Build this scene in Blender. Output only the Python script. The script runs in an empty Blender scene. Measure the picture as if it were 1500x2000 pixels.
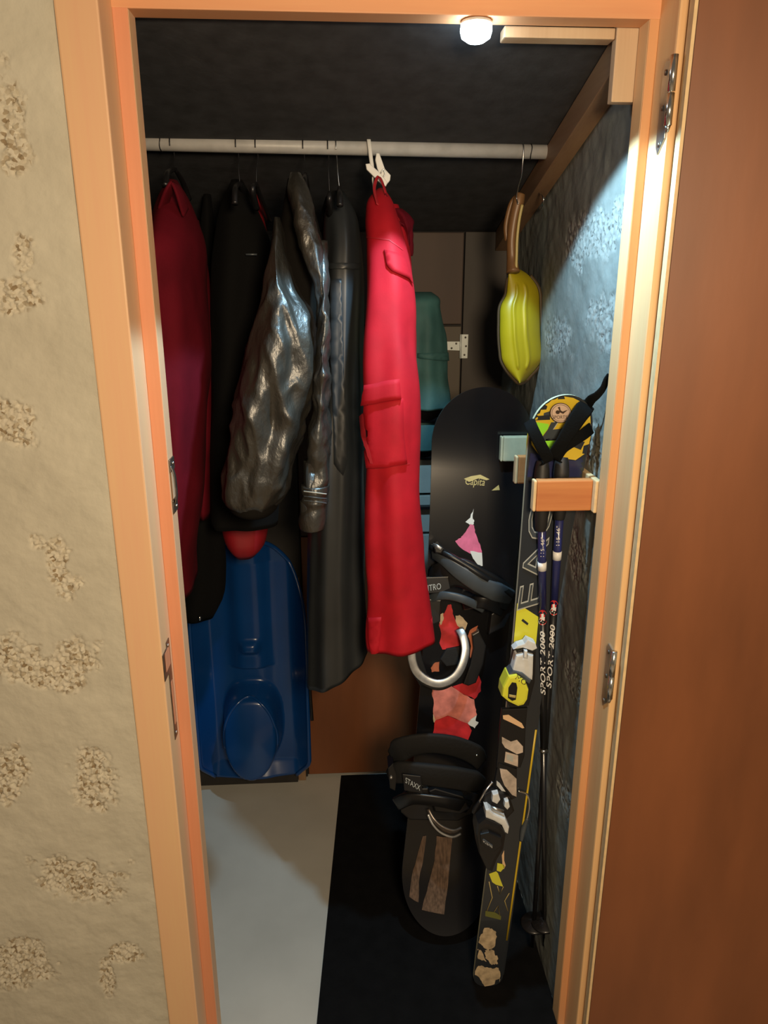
import bpy, bmesh, math, random
import numpy as np
from mathutils import Vector, Matrix, noise
from mathutils.bvhtree import BVHTree
from mathutils.geometry import tessellate_polygon
random.seed(4)
SC = bpy.context.scene
COL = SC.collection

# ------------------------------------------------------------------ camera
F = 1450.0
PITCH = math.atan(F / 4690.0)
PSI = math.radians(3.5)
CAM = Vector((-1.2 * math.sin(PSI), -1.2 * math.cos(PSI), 1.65))
cd = bpy.data.cameras.new('camera')
cam = bpy.data.objects.new('camera', cd)
COL.objects.link(cam)
cam.location = CAM
cam.rotation_euler = (math.pi / 2 - PITCH, 0, -PSI)
cd.sensor_fit = 'VERTICAL'
cd.sensor_height = 24.0
cd.lens = 24.0 * F / 2000.0
cd.clip_start = 0.02
SC.camera = cam

# ------------------------------------------------------------------ world, room light, exposure
w = bpy.data.worlds.new('world')
SC.world = w
w.use_nodes = True
bg = w.node_tree.nodes['Background']
bg.inputs[0].default_value = (1.0, 0.78, 0.56, 1)
bg.inputs[1].default_value = 0.11
SC.view_settings.view_transform = 'Standard'
SC.view_settings.look = 'None'
SC.view_settings.gamma = 1.0
SC.view_settings.use_curve_mapping = False
SC.view_settings.exposure = 0.0
ld = bpy.data.lights.new('room_lamp', 'AREA')
ld.shape = 'DISK'
ld.size = 0.30
ld.energy = 29.0
ld.color = (1.0, 0.77, 0.50)
lo = bpy.data.objects.new('room_lamp', ld)
COL.objects.link(lo)
lo.location = (0.16, -1.50, 1.82)
lo.rotation_euler = (Vector((0.0, 0.0, 0.8)) - lo.location).to_track_quat('-Z', 'Y').to_euler()

# ------------------------------------------------------------------ helpers
def ray(px, py):
    u = (px - 750) / F
    v = -(py - 1000) / F
    y = math.cos(PITCH) + v * math.sin(PITCH)
    z = -math.sin(PITCH) + v * math.cos(PITCH)
    return Vector((u * math.cos(PSI) + y * math.sin(PSI), -u * math.sin(PSI) + y * math.cos(PSI), z))

def P(px, py, Y=None, X=None, Z=None):
    """point of the place seen at a photo pixel, on the plane X=, Y= or Z="""
    d = ray(px, py)
    if Y is not None: t = (Y - CAM.y) / d.y
    elif X is not None: t = (X - CAM.x) / d.x
    else: t = (Z - CAM.z) / d.z
    return CAM + d * t

def PP(px, py, pt, n):
    d = ray(px, py)
    return CAM + d * ((pt - CAM).dot(n) / d.dot(n))

def tag(o, label=None, cat=None, group=None, kind=None):
    if label: o['label'] = label
    if cat: o['category'] = cat
    if group: o['group'] = group
    if kind: o['kind'] = kind
    return o

def empty(name, loc, label, cat, group=None):
    o = bpy.data.objects.new(name, None)
    COL.objects.link(o)
    o.location = loc
    o.empty_display_size = 0.05
    return tag(o, label, cat, group)

def obj(name, verts, faces, mat, parent=None, smooth=False, label=None, recalc=True):
    me = bpy.data.meshes.new(name)
    off = Vector((0, 0, 0))
    if parent is not None:
        q = parent
        while q is not None:
            off += q.location
            q = q.parent
    me.from_pydata([tuple(Vector(v) - off) for v in verts], [], faces)
    if recalc:
        bm = bmesh.new(); bm.from_mesh(me)
        bmesh.ops.recalc_face_normals(bm, faces=bm.faces)
        bm.to_mesh(me); bm.free()
    me.update()
    if smooth:
        me.polygons.foreach_set('use_smooth', [True] * len(me.polygons))
    o = bpy.data.objects.new(name, me)
    COL.objects.link(o)
    if mat: me.materials.append(mat)
    if parent is not None: o.parent = parent
    if label: o['label'] = label
    return o

def from_bm(name, bm, mat, parent=None, smooth=False, label=None):
    bm.verts.ensure_lookup_table()
    bm.verts.index_update()
    v = [x.co.copy() for x in bm.verts]
    f = [[q.index for q in p.verts] for p in bm.faces]
    bm.free()
    return obj(name, v, f, mat, parent, smooth, label)

def box(name, lo_, hi, mat, parent=None, bev=0.002, label=None, M=None):
    bm = bmesh.new()
    bmesh.ops.create_cube(bm, size=1.0)
    c = [(lo_[i] + hi[i]) / 2 for i in range(3)]
    s = [abs(hi[i] - lo_[i]) for i in range(3)]
    for v in bm.verts:
        v.co = Vector((c[0] + v.co.x * s[0], c[1] + v.co.y * s[1], c[2] + v.co.z * s[2]))
    if bev:
        bmesh.ops.bevel(bm, geom=bm.edges[:], offset=min(bev, min(s) * 0.45), segments=2, affect='EDGES', profile=0.6)
    if M is not None:
        bm.transform(M)
    return from_bm(name, bm, mat, parent, False, label)

def poly_prism(name, pts, vec, mat, parent=None, bev=0.0, label=None, smooth=False):
    """solid made by pushing polygon pts along vec"""
    n = len(pts)
    bm = bmesh.new()
    a = [bm.verts.new(p) for p in pts]
    b = [bm.verts.new(Vector(p) + vec) for p in pts]
    bm.faces.new(a); bm.faces.new(b[::-1])
    for i in range(n):
        bm.faces.new((a[i], b[i], b[(i + 1) % n], a[(i + 1) % n]))
    bmesh.ops.recalc_face_normals(bm, faces=bm.faces)
    if bev:
        es = [e for e in bm.edges if e.verts[0] in a and e.verts[1] in a]
        bmesh.ops.bevel(bm, geom=es, offset=bev, segments=2, affect='EDGES', profile=0.6)
    ng = [f for f in bm.faces if len(f.verts) > 4]
    if ng: bmesh.ops.triangulate(bm, faces=ng)
    return from_bm(name, bm, mat, parent, smooth, label)

def prism_px(name, poly, pt, n, h0, h1, mat, parent=None, bev=0.002, label=None):
    """solid standing on the plane (pt, n) from height h0 to h1, its top outline seen at photo pixels"""
    top = [PP(x, y, pt + n * h1, n) for x, y in poly]
    return poly_prism(name, top, n * (h0 - h1), mat, parent, bev, label)

def frames(pts):
    T = []
    for i in range(len(pts)):
        a = pts[max(i - 1, 0)]; b = pts[min(i + 1, len(pts) - 1)]
        T.append((b - a).normalized())
    up = Vector((0, 0, 1)) if abs(T[0].z) < 0.9 else Vector((1, 0, 0))
    N = []
    n = (up - T[0] * up.dot(T[0])).normalized()
    for t in T:
        n = (n - t * n.dot(t))
        n = n.normalized() if n.length > 1e-6 else t.orthogonal().normalized()
        N.append(n)
    return T, N

def smooth_path(pts, k=6):
    pts = [Vector(p) for p in pts]
    if len(pts) < 3: return pts
    out = []
    for i in range(len(pts) - 1):
        p0 = pts[max(i - 1, 0)]; p1 = pts[i]; p2 = pts[i + 1]; p3 = pts[min(i + 2, len(pts) - 1)]
        for j in range(k):
            t = j / k
            out.append(0.5 * ((2 * p1) + (p2 - p0) * t + (2 * p0 - 5 * p1 + 4 * p2 - p3) * t * t + (3 * p1 - p0 - 3 * p2 + p3) * t ** 3))
    out.append(pts[-1])
    return out

def tube(name, pts, r, mat, parent=None, seg=12, label=None, k=6, closed=False):
    """round bar along pts; r is a number or a list of radii"""
    pts0 = [Vector(p) for p in pts]
    if k > 1 and len(pts0) > 2:
        path = smooth_path(pts0, k)
    else:
        path = pts0
    n = len(path)
    if isinstance(r, (list, tuple)):
        rr = []
        for i in range(n):
            s = i / (n - 1) * (len(r) - 1)
            a = int(min(math.floor(s), len(r) - 2)); t = s - a
            rr.append(r[a] * (1 - t) + r[a + 1] * t)
    else:
        rr = [r] * n
    T, N = frames(path)
    v, f = [], []
    for i in range(n):
        B = T[i].cross(N[i])
        for j in range(seg):
            a = 2 * math.pi * j / seg
            v.append(path[i] + (N[i] * math.cos(a) + B * math.sin(a)) * rr[i])
    for i in range(n - 1):
        for j in range(seg):
            f.append((i * seg + j, i * seg + (j + 1) % seg, (i + 1) * seg + (j + 1) % seg, (i + 1) * seg + j))
    f.append(tuple(range(seg))[::-1])
    f.append(tuple(range((n - 1) * seg, n * seg)))
    return obj(name, v, f, mat, parent, True, label)

def ribbon(name, pts, wdir, wd, th, mat, parent=None, label=None, k=6, taper=None):
    """strap of width wd and thickness th along pts; wdir is the width direction (one vector or one per point)"""
    path = smooth_path(pts, k)
    n = len(path)
    T, _ = frames(path)
    v, f = [], []
    for i in range(n):
        if isinstance(wdir, list):
            s = i / (n - 1) * (len(wdir) - 1); a = int(min(math.floor(s), len(wdir) - 2)); t = s - a
            d = wdir[a] * (1 - t) + wdir[a + 1] * t
        else:
            d = wdir
        d = (d - T[i] * d.dot(T[i])).normalized()
        nn = T[i].cross(d)
        ww = wd
        if taper:
            s = i / (n - 1) * (len(taper) - 1); a = int(min(math.floor(s), len(taper) - 2)); t = s - a
            ww = wd * (taper[a] * (1 - t) + taper[a + 1] * t)
        for (a, b) in ((-.5, -.3), (-.4, -.5), (.4, -.5), (.5, -.3), (.5, .3), (.4, .5), (-.4, .5), (-.5, .3)):
            v.append(path[i] + d * a * ww + nn * b * th)
    m = 8
    for i in range(n - 1):
        for j in range(m):
            f.append((i * m + j, i * m + (j + 1) % m, (i + 1) * m + (j + 1) % m, (i + 1) * m + j))
    f.append(tuple(range(m))[::-1]); f.append(tuple(range((n - 1) * m, n * m)))
    return obj(name, v, f, mat, parent, True, label)

def interp(rows, n):
    """smooth interpolation of rows of numbers, keyed by the first column"""
    A = np.array(rows, float)
    s = np.linspace(A[0, 0], A[-1, 0], n)
    out = np.zeros((n, A.shape[1]))
    out[:, 0] = s
    x = A[:, 0]
    for c in range(1, A.shape[1]):
        y = A[:, c]
        m = np.gradient(y, x)
        k = np.clip(np.searchsorted(x, s) - 1, 0, len(x) - 2)
        h = x[k + 1] - x[k]; t = (s - x[k]) / h
        out[:, c] = ((2 * t ** 3 - 3 * t ** 2 + 1) * y[k] + (t ** 3 - 2 * t ** 2 + t) * h * m[k]
                     + (-2 * t ** 3 + 3 * t ** 2) * y[k + 1] + (t ** 3 - t ** 2) * h * m[k + 1])
    return out

BV = {}
def loft(name, rows, mat, parent=None, n=70, m=64, folds=(), wr=0.0, wf=(9, 9, 5), ridge=False, hem=True, label=None, sq=1.0, hemdy=0.0, seed=0.0):
    """cloth body: rows are (py, left px, right px, depth Y, half depth)"""
    R = interp(rows, n)
    v, f = [], []
    for i in range(n):
        py, l, r, Y, hd = R[i]
        a = P(l, py, Y=Y); b = P(r, py, Y=Y)
        c = (a + b) / 2; hw = (b - a).length / 2
        s = i / (n - 1)
        for j in range(m):
            ph = 2 * math.pi * j / m
            cx = math.copysign(abs(math.cos(ph)) ** sq, math.cos(ph))
            sy = math.copysign(abs(math.sin(ph)) ** sq, math.sin(ph))
            fo = 1.0
            for (k, amp, p0, dr) in folds:
                fo += amp * math.sin(k * ph + p0 + dr * s) * min(1, 2.5 * s + .15)
            p = c + Vector((cx * hw * (1 + (fo - 1) * .35), sy * hd * fo, 0))
            if hemdy: p.z += hemdy * cx * s ** 6
            if wr:
                q = Vector((p.x * wf[0] + seed, p.y * wf[1], p.z * wf[2]))
                if ridge:
                    d = (0.5 - abs(noise.noise(q))) * 1.0 + (0.5 - abs(noise.noise(q * 2.3 + Vector((7, 3, 1))))) * .55 - .8
                else:
                    d = noise.noise(q) + .5 * noise.noise(q * 2.1)
                nrm = Vector((cx / max(hw, .01), sy / max(hd, .01), 0)).normalized()
                p += nrm * d * wr * min(1, 3 * s + .1)
            v.append(p)
    for i in range(n - 1):
        for j in range(m):
            f.append((i * m + j, i * m + (j + 1) % m, (i + 1) * m + (j + 1) % m, (i + 1) * m + j))
    f.append(tuple(range(m)))
    if hem:   # turned-in hem and an inner ceiling a little way up
        base = (n - 1) * m
        c = sum((v[base + j] for j in range(m)), Vector()) / m
        i0 = len(v)
        for j in range(m): v.append(c + (v[base + j] - c) * .95 + Vector((0, 0, .003)))
        for j in range(m): v.append(c + (v[base + j] - c) * .9 + Vector((0, 0, .06)))
        for j in range(m):
            k = (j + 1) % m
            f.append((base + j, base + k, i0 + k, i0 + j))
            f.append((i0 + j, i0 + k, i0 + m + k, i0 + m + j))
        f.append(tuple(i0 + m + j for j in range(m)))
    else:
        f.append(tuple(range((n - 1) * m, n * m)))
    o = obj(name, v, f, mat, parent, True, label)
    BV[o.name] = BVHTree.FromPolygons(v, f)
    return o

def bvh_of(*objs):
    vs, fs = [], []
    for o in objs:
        off = Vector((0, 0, 0)); q = o.parent
        while q is not None: off += q.location; q = q.parent
        b = len(vs)
        vs += [v.co + off for v in o.data.vertices]
        fs += [[i + b for i in p.vertices] for p in o.data.polygons]
    return BVHTree.FromPolygons(vs, fs)

def hit(bv, px, py, off):
    d = ray(px, py).normalized()
    loc, nor, idx, dist = bv.ray_cast(CAM, d)
    if loc is None: return None
    if nor.dot(d) > 0: nor = -nor
    return loc + nor * off

def patch_px(name, poly, bv, off, mat, parent=None, cut=9.0, th=0.0, label=None, smooth=True, edge=0.0):
    """cloth panel / print that lies on a surface; outline given where it is seen in the photo"""
    bm = bmesh.new()
    vs = [bm.verts.new((x, y, 0)) for x, y in poly]
    bm.faces.new(vs)
    bmesh.ops.triangulate(bm, faces=bm.faces[:])
    for _ in range(6):
        es = [e for e in bm.edges if e.calc_length() > cut * 1.6]
        if not es: break
        bmesh.ops.subdivide_edges(bm, edges=es, cuts=1, use_grid_fill=False)
        bmesh.ops.triangulate(bm, faces=[f for f in bm.faces if len(f.verts) > 3])
    bound = {v for e in bm.edges if e.is_boundary for v in e.verts}
    bad = []
    for v in bm.verts:
        h = hit(bv, v.co.x, v.co.y, off if v not in bound or not th else max(off - th * .2, .0005))
        if h is None: bad.append(v)
        else: v.co = h
    if bad: bmesh.ops.delete(bm, geom=bad, context='VERTS')
    if not bm.faces:
        bm.free(); return None
    if th:
        d = ray(*poly[0]).normalized()
        r = bmesh.ops.extrude_face_region(bm, geom=bm.faces[:])
        for g in r['geom']:
            if isinstance(g, bmesh.types.BMVert): g.co += d * th
    return from_bm(name, bm, mat, parent, smooth, label)

def rough(poly, amp=2.0, k=5, seed=1):
    rg = random.Random(seed); out = []
    for i, (x, y) in enumerate(poly):
        x2, y2 = poly[(i + 1) % len(poly)]
        for j in range(k):
            t = j / k; a = amp if j else amp * .3
            out.append((x + (x2 - x) * t + rg.uniform(-a, a), y + (y2 - y) * t + rg.uniform(-a, a)))
    return out

def text_px(name, body, bv, org, dx, dy, mat, parent=None, off=0.001, shear=0.0, offset=0.0, label=None, sub=True, align='LEFT'):
    """flat lettering: org = pixel of the baseline start, dx = pixel vector per em along the line, dy = pixel vector per em up"""
    cu = bpy.data.curves.new(name, 'FONT')
    cu.body = body; cu.size = 1.0; cu.shear = shear; cu.offset = offset; cu.resolution_u = 3; cu.align_x = align
    t = bpy.data.objects.new(name, cu)
    me = bpy.data.meshes.new_from_object(t)
    bm = bmesh.new(); bm.from_mesh(me)
    bpy.data.objects.remove(t); bpy.data.meshes.remove(me); bpy.data.curves.remove(cu)
    bmesh.ops.triangulate(bm, faces=bm.faces[:])
    bad = []
    for v in bm.verts:
        h = hit(bv, org[0] + dx[0] * v.co.x + dy[0] * v.co.y, org[1] + dx[1] * v.co.x + dy[1] * v.co.y, off)
        if h is None: bad.append(v)
        else: v.co = h
    if bad: bmesh.ops.delete(bm, geom=bad, context='VERTS')
    if not bm.faces:
        bm.free(); return None
    return from_bm(name, bm, mat, parent, False, label)

# ------------------------------------------------------------------ materials
def srgb(r, g, b):
    f = lambda c: (c / 255 / 12.92) if c / 255 <= .04045 else ((c / 255 + .055) / 1.055) ** 2.4
    return (f(r), f(g), f(b), 1)

def mat(name, col, rough=.6, metal=0.0, coat=0.0, emis=None, estr=0, spec=.5, nscale=0, namp=.0, bscale=0, bstr=0.0, bdist=.002, aniso=None, sheen=0.0):
    m = bpy.data.materials.new(name)
    m.use_nodes = True
    nt = m.node_tree
    b = nt.nodes['Principled BSDF']
    b.inputs['Base Color'].default_value = col
    b.inputs['Roughness'].default_value = rough
    b.inputs['Metallic'].default_value = metal
    b.inputs['Coat Weight'].default_value = coat
    b.inputs['Specular IOR Level'].default_value = spec
    b.inputs['Sheen Weight'].default_value = sheen
    if emis:
        b.inputs['Emission Color'].default_value = emis
        b.inputs['Emission Strength'].default_value = estr
    if nscale or bscale:
        tc = nt.nodes.new('ShaderNodeTexCoord')
        mp = nt.nodes.new('ShaderNodeMapping')
        nt.links.new(tc.outputs['Object'], mp.inputs[0])
        if aniso: mp.inputs['Scale'].default_value = aniso
    if nscale:
        nz = nt.nodes.new('ShaderNodeTexNoise')
        nz.inputs['Scale'].default_value = nscale; nz.inputs['Detail'].default_value = 6
        nt.links.new(mp.outputs[0], nz.inputs['Vector'])
        rp = nt.nodes.new('ShaderNodeValToRGB')
        rp.color_ramp.elements[0].position = .3; rp.color_ramp.elements[1].position = .7
        rp.color_ramp.elements[0].color = tuple(c * (1 - namp) for c in col[:3]) + (1,)
        rp.color_ramp.elements[1].color = tuple(min(1, c * (1 + namp)) for c in col[:3]) + (1,)
        nt.links.new(nz.outputs[0], rp.inputs[0]); nt.links.new(rp.outputs[0], b.inputs['Base Color'])
    if bscale:
        n2 = nt.nodes.new('ShaderNodeTexNoise')
        n2.inputs['Scale'].default_value = bscale; n2.inputs['Detail'].default_value = 5
        nt.links.new(mp.outputs[0], n2.inputs['Vector'])
        bp = nt.nodes.new('ShaderNodeBump')
        bp.inputs['Strength'].default_value = bstr; bp.inputs['Distance'].default_value = bdist
        nt.links.new(n2.outputs[0], bp.inputs['Height']); nt.links.new(bp.outputs[0], b.inputs['Normal'])
    return m

def pine(name, light, dark, axis=2, knots=(), rough=.55, gscale=14.0):
    """planed pine: long soft grain bands along one axis, dark oval knots at given places"""
    m = bpy.data.materials.new(name)
    m.use_nodes = True
    nt = m.node_tree; L = nt.links
    b = nt.nodes['Principled BSDF']; b.inputs['Roughness'].default_value = rough
    tc = nt.nodes.new('ShaderNodeTexCoord')
    mp = nt.nodes.new('ShaderNodeMapping')
    s = [1.0, 1.0, 1.0]; s[axis] = .045
    mp.inputs['Scale'].default_value = s
    L.new(tc.outputs['Object'], mp.inputs[0])
    nz = nt.nodes.new('ShaderNodeTexNoise'); nz.inputs['Scale'].default_value = gscale; nz.inputs['Detail'].default_value = 2.5
    L.new(mp.outputs[0], nz.inputs['Vector'])
    n2 = nt.nodes.new('ShaderNodeTexNoise'); n2.inputs['Scale'].default_value = gscale * 14; n2.inputs['Detail'].default_value = 3
    L.new(mp.outputs[0], n2.inputs['Vector'])
    ad = nt.nodes.new('ShaderNodeMath'); ad.operation = 'MULTIPLY_ADD'; ad.inputs[1].default_value = .28
    L.new(n2.outputs[0], ad.inputs[0]); L.new(nz.outputs[0], ad.inputs[2])
    rp = nt.nodes.new('ShaderNodeValToRGB')
    rp.color_ramp.elements[0].position = .45; rp.color_ramp.elements[1].position = .82
    rp.color_ramp.elements[0].color = light; rp.color_ramp.elements[1].color = dark
    L.new(ad.outputs[0], rp.inputs[0])
    colr = rp.outputs[0]
    for (x, y, z, r) in knots:
        k = nt.nodes.new('ShaderNodeVectorMath'); k.operation = 'SUBTRACT'; k.inputs[1].default_value = (x, y, z)
        L.new(tc.outputs['Object'], k.inputs[0])
        sc = nt.nodes.new('ShaderNodeVectorMath'); sc.operation = 'MULTIPLY'
        q = [1 / r] * 3; q[axis] = .62 / r
        sc.inputs[1].default_value = q
        L.new(k.outputs[0], sc.inputs[0])
        ln = nt.nodes.new('ShaderNodeVectorMath'); ln.operation = 'LENGTH'
        L.new(sc.outputs[0], ln.inputs[0])
        mr = nt.nodes.new('ShaderNodeMapRange'); mr.inputs['From Min'].default_value = .75; mr.inputs['From Max'].default_value = 1.15
        mr.inputs['To Min'].default_value = .8; mr.inputs['To Max'].default_value = 0
        L.new(ln.outputs['Value'], mr.inputs['Value'])
        mx = nt.nodes.new('ShaderNodeMix'); mx.data_type = 'RGBA'
        L.new(mr.outputs[0], mx.inputs['Factor']); L.new(colr, mx.inputs['A'])
        mx.inputs['B'].default_value = (dark[0] * .42, dark[1] * .26, dark[2] * .22, 1)
        colr = mx.outputs['Result']
    L.new(colr, b.inputs['Base Color'])
    return m

def masonry(name, plain, stain, grains):
    """plaster with exposed grain; the point attribute 'bare' says where the block shows"""
    m = bpy.data.materials.new(name); m.use_nodes = True
    nt = m.node_tree; L = nt.links
    b = nt.nodes['Principled BSDF']; b.inputs['Roughness'].default_value = .92
    b.inputs['Specular IOR Level'].default_value = .15
    tc = nt.nodes.new('ShaderNodeTexCoord')
    nz = nt.nodes.new('ShaderNodeTexNoise'); nz.inputs['Scale'].default_value = 5; nz.inputs['Detail'].default_value = 8; nz.inputs['Roughness'].default_value = .65
    L.new(tc.outputs['Object'], nz.inputs['Vector'])
    rp = nt.nodes.new('ShaderNodeValToRGB'); rp.color_ramp.elements[0].position = .35; rp.color_ramp.elements[1].position = .68
    rp.color_ramp.elements[0].color = stain; rp.color_ramp.elements[1].color = plain
    L.new(nz.outputs[0], rp.inputs[0])
    vo = nt.nodes.new('ShaderNodeTexVoronoi'); vo.inputs['Scale'].default_value = 150
    L.new(tc.outputs['Object'], vo.inputs['Vector'])
    sp = nt.nodes.new('ShaderNodeSeparateColor'); L.new(vo.outputs['Color'], sp.inputs[0])
    r2 = nt.nodes.new('ShaderNodeValToRGB')
    for i, g in enumerate(grains):
        e = r2.color_ramp.elements[i] if i < 2 else r2.color_ramp.elements.new(.5)
        e.position = i / (len(grains) - 1); e.color = g
    L.new(sp.outputs[0], r2.inputs[0])
    at = nt.nodes.new('ShaderNodeAttribute'); at.attribute_name = 'bare'
    mx = nt.nodes.new('ShaderNodeMix'); mx.data_type = 'RGBA'
    L.new(at.outputs['Fac'], mx.inputs['Factor']); L.new(rp.outputs[0], mx.inputs['A']); L.new(r2.outputs[0], mx.inputs['B'])
    L.new(mx.outputs['Result'], b.inputs['Base Color'])
    n3 = nt.nodes.new('ShaderNodeTexNoise'); n3.inputs['Scale'].default_value = 160; n3.inputs['Detail'].default_value = 4
    L.new(tc.outputs['Object'], n3.inputs['Vector'])
    bp = nt.nodes.new('ShaderNodeBump'); bp.inputs['Strength'].default_value = .35; bp.inputs['Distance'].default_value = .002
    L.new(n3.outputs[0], bp.inputs['Height']); L.new(bp.outputs[0], b.inputs['Normal'])
    return m

M = {}
M['plaster'] = masonry('plaster', (.58, .55, .455, 1), (.49, .46, .375, 1),
                       [(.26, .19, .11, 1), (.47, .42, .32, 1), (.60, .56, .46, 1), (.36, .30, .20, 1), (.55, .50, .40, 1)])
M['concrete'] = masonry('concrete', (.25, .27, .255, 1), (.15, .16, .145, 1),
                        [(.12, .12, .11, 1), (.25, .26, .24, 1), (.32, .33, .31, 1), (.18, .18, .16, 1), (.28, .29, .27, 1)])
M['ceiling'] = mat('ceiling_paint', (.030, .031, .036, 1), .85, nscale=30, namp=.3, bscale=120, bstr=.3)
M['floor'] = mat('floor_screed', (.48, .47, .43, 1), .55, nscale=4, namp=.10, bscale=60, bstr=.08)
M['room_floor'] = mat('room_floor', (.34, .27, .19, 1), .5, nscale=4, namp=.15)
M['rubber'] = mat('black_rubber', (.0045, .0045, .005, 1), .8, spec=.12, nscale=25, namp=.25, bscale=220, bstr=.25)
M['brown_board'] = mat('brown_board', (.20, .068, .024, 1), .5, nscale=7, namp=.26, aniso=(1, 1, .22), bscale=90, bstr=.04)
M['back_board'] = mat('back_board', (.055, .030, .020, 1), .6, nscale=7, namp=.25, aniso=(1, 1, .25))
M['back_board_light'] = mat('back_board_light', (.085, .066, .046, 1), .6, nscale=7, namp=.15, aniso=(1, 1, .25))
M['back_stile'] = mat('back_stile', (.034, .026, .020, 1), .6, nscale=9, namp=.25, aniso=(1, 1, .2))
M['pale_panel'] = mat('pale_panel', (.40, .45, .42, 1), .5, nscale=12, namp=.08)
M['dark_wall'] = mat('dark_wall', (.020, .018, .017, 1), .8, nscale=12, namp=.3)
LP, DP = (.80, .50, .26, 1), (.66, .29, .115, 1)
M['steel'] = mat('steel', (.55, .55, .53, 1), .32, 1.0, nscale=40, namp=.15)
M['bright_steel'] = mat('bright_steel', (.75, .77, .78, 1), .2, 1.0)
M['dull_steel'] = mat('dull_steel', (.20, .17, .145, 1), .42, .9, nscale=60, namp=.3)
M['black_hole'] = mat('dark_slot', (.012, .010, .009, 1), .9)
M['zinc_white'] = mat('zinc_white', (.62, .66, .64, 1), .4, .1)
M['white_plastic'] = mat('white_plastic', (.74, .73, .70, 1), .4)
M['rail'] = mat('rail_paint', (.46, .45, .44, 1), .42, nscale=30, namp=.12)
M['wire'] = mat('wire', (.60, .61, .62, 1), .3, 1.0)
M['dark_wire'] = mat('dark_wire', (.05, .05, .055, 1), .4, .8)
M['red_cloth'] = mat('red_cloth', (.42, .007, .016, 1), .7, spec=.25, nscale=20, namp=.12, bscale=320, bstr=.12, bdist=.001)
M['red_piping'] = mat('red_seam', (.40, .010, .018, 1), .65)
M['crimson'] = mat('crimson_fleece', (.11, .003, .010, 1), .85, spec=.15, nscale=15, namp=.15, bscale=200, bstr=.2)
M['dark_red'] = mat('dark_red_cloth', (.30, .008, .015, 1), .6, nscale=15, namp=.15)
M['olive'] = mat('olive_nylon', (.026, .024, .020, 1), .38, spec=1.0, nscale=18, namp=.2, bscale=26, bstr=.55, bdist=.010, aniso=(1.4, 1.4, .8))
M['olive_dark'] = mat('olive_lining', (.008, .007, .006, 1), .95, spec=.1)
M['rain'] = mat('rain_coat', (.026, .030, .034, 1), .42, spec=.6, nscale=10, namp=.15, bscale=7, bstr=.15, bdist=.01)
M['black_cloth'] = mat('black_cloth', (.0022, .0022, .0025, 1), .9, spec=.2, bscale=60, bstr=.3)
M['teal'] = mat('teal_cloth', (.045, .135, .135, 1), .7, nscale=9, namp=.3, bscale=30, bstr=.3, bdist=.006)
M['blue'] = mat('blue_plastic', (.004, .048, .20, 1), .26, coat=.2, nscale=6, namp=.1)
M['yellow_pl'] = mat('yellow_plastic', (.36, .29, .008, 1), .38, nscale=8, namp=.08)
M['rim_brown'] = mat('rim_dark', (.07, .045, .02, 1), .6)
M['handle_wood'] = mat('handle_wood', (.20, .10, .038, 1), .4, nscale=20, namp=.35, aniso=(1, 1, .2))
M['board_top'] = mat('board_topsheet', (.005, .005, .006, 1), .2, spec=.6, nscale=4, namp=.3)
M['board_edge'] = mat('board_edge', (.20, .21, .21, 1), .35, .5)
M['ptex_pink'] = mat('print_pink', (.62, .12, .24, 1), .35, nscale=40, namp=.2)
M['ptex_red'] = mat('print_red', (.52, .025, .03, 1), .35, nscale=30, namp=.3)
M['ptex_salmon'] = mat('print_salmon', (.60, .19, .15, 1), .35, nscale=35, namp=.35)
M['ptex_orange'] = mat('print_rust', (.42, .12, .055, 1), .35, nscale=30, namp=.3)
M['ptex_cream'] = mat('print_cream', (.58, .47, .32, 1), .35, nscale=50, namp=.25)
M['ptex_white'] = mat('print_white', (.66, .66, .62, 1), .35)
M['ptex_gold'] = mat('print_gold', (.46, .36, .13, 1), .4)
M['ptex_brown'] = mat('print_brown', (.115, .072, .048, 1), .35, nscale=60, namp=.5, aniso=(3, 3, .15))
M['bind_black'] = mat('binding_black', (.008, .008, .009, 1), .38)
M['bind_pad'] = mat('binding_padding', (.006, .006, .0065, 1), .8, bscale=120, bstr=.4)
M['bind_grey'] = mat('binding_grey', (.062, .075, .088, 1), .42, nscale=30, namp=.15)
M['alu'] = mat('brushed_alloy', (.62, .64, .66, 1), .33, .85, nscale=60, namp=.2)
M['alu_brown'] = mat('bronze_alloy', (.30, .25, .21, 1), .35, .8, nscale=60, namp=.2)
M['ski_top'] = mat('ski_topsheet', (.022, .026, .032, 1), .3, coat=.2)
M['ski_navy'] = mat('ski_navy', (.018, .022, .075, 1), .3, coat=.2)
M['ski_yellow'] = mat('ski_yellow', (.66, .47, .035, 1), .3, coat=.2)
M['ski_lemon'] = mat('ski_lemon', (.66, .66, .05, 1), .3)
M['ski_green'] = mat('ski_green', (.30, .78, .05, 1), .3)
M['ski_side'] = mat('ski_sidewall_yellow', (.60, .42, .02, 1), .4)
M['ski_side_pale'] = mat('ski_sidewall_pale', (.58, .58, .40, 1), .4)
M['ski_slate'] = mat('ski_slate', (.050, .060, .068, 1), .35)
M['line_pale'] = mat('print_pale_grey', (.42, .44, .42, 1), .4)
M['snow_white'] = mat('binding_white', (.62, .64, .65, 1), .4, nscale=40, namp=.12)
M['dirty_white'] = mat('scuffed_white', (.50, .42, .36, 1), .6, nscale=50, namp=.3)
M['scuff_tan'] = mat('scuffed_tan', (.46, .36, .23, 1), .75, nscale=60, namp=.35)
M['peach'] = mat('peach_print', (.74, .50, .30, 1), .4)
M['pole_blue'] = mat('pole_blue', (.020, .025, .115, 1), .28, coat=.3)
M['pole_black'] = mat('pole_black', (.012, .012, .014, 1), .28, coat=.3)
M['grip'] = mat('pole_grip', (.010, .010, .011, 1), .55)
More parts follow.
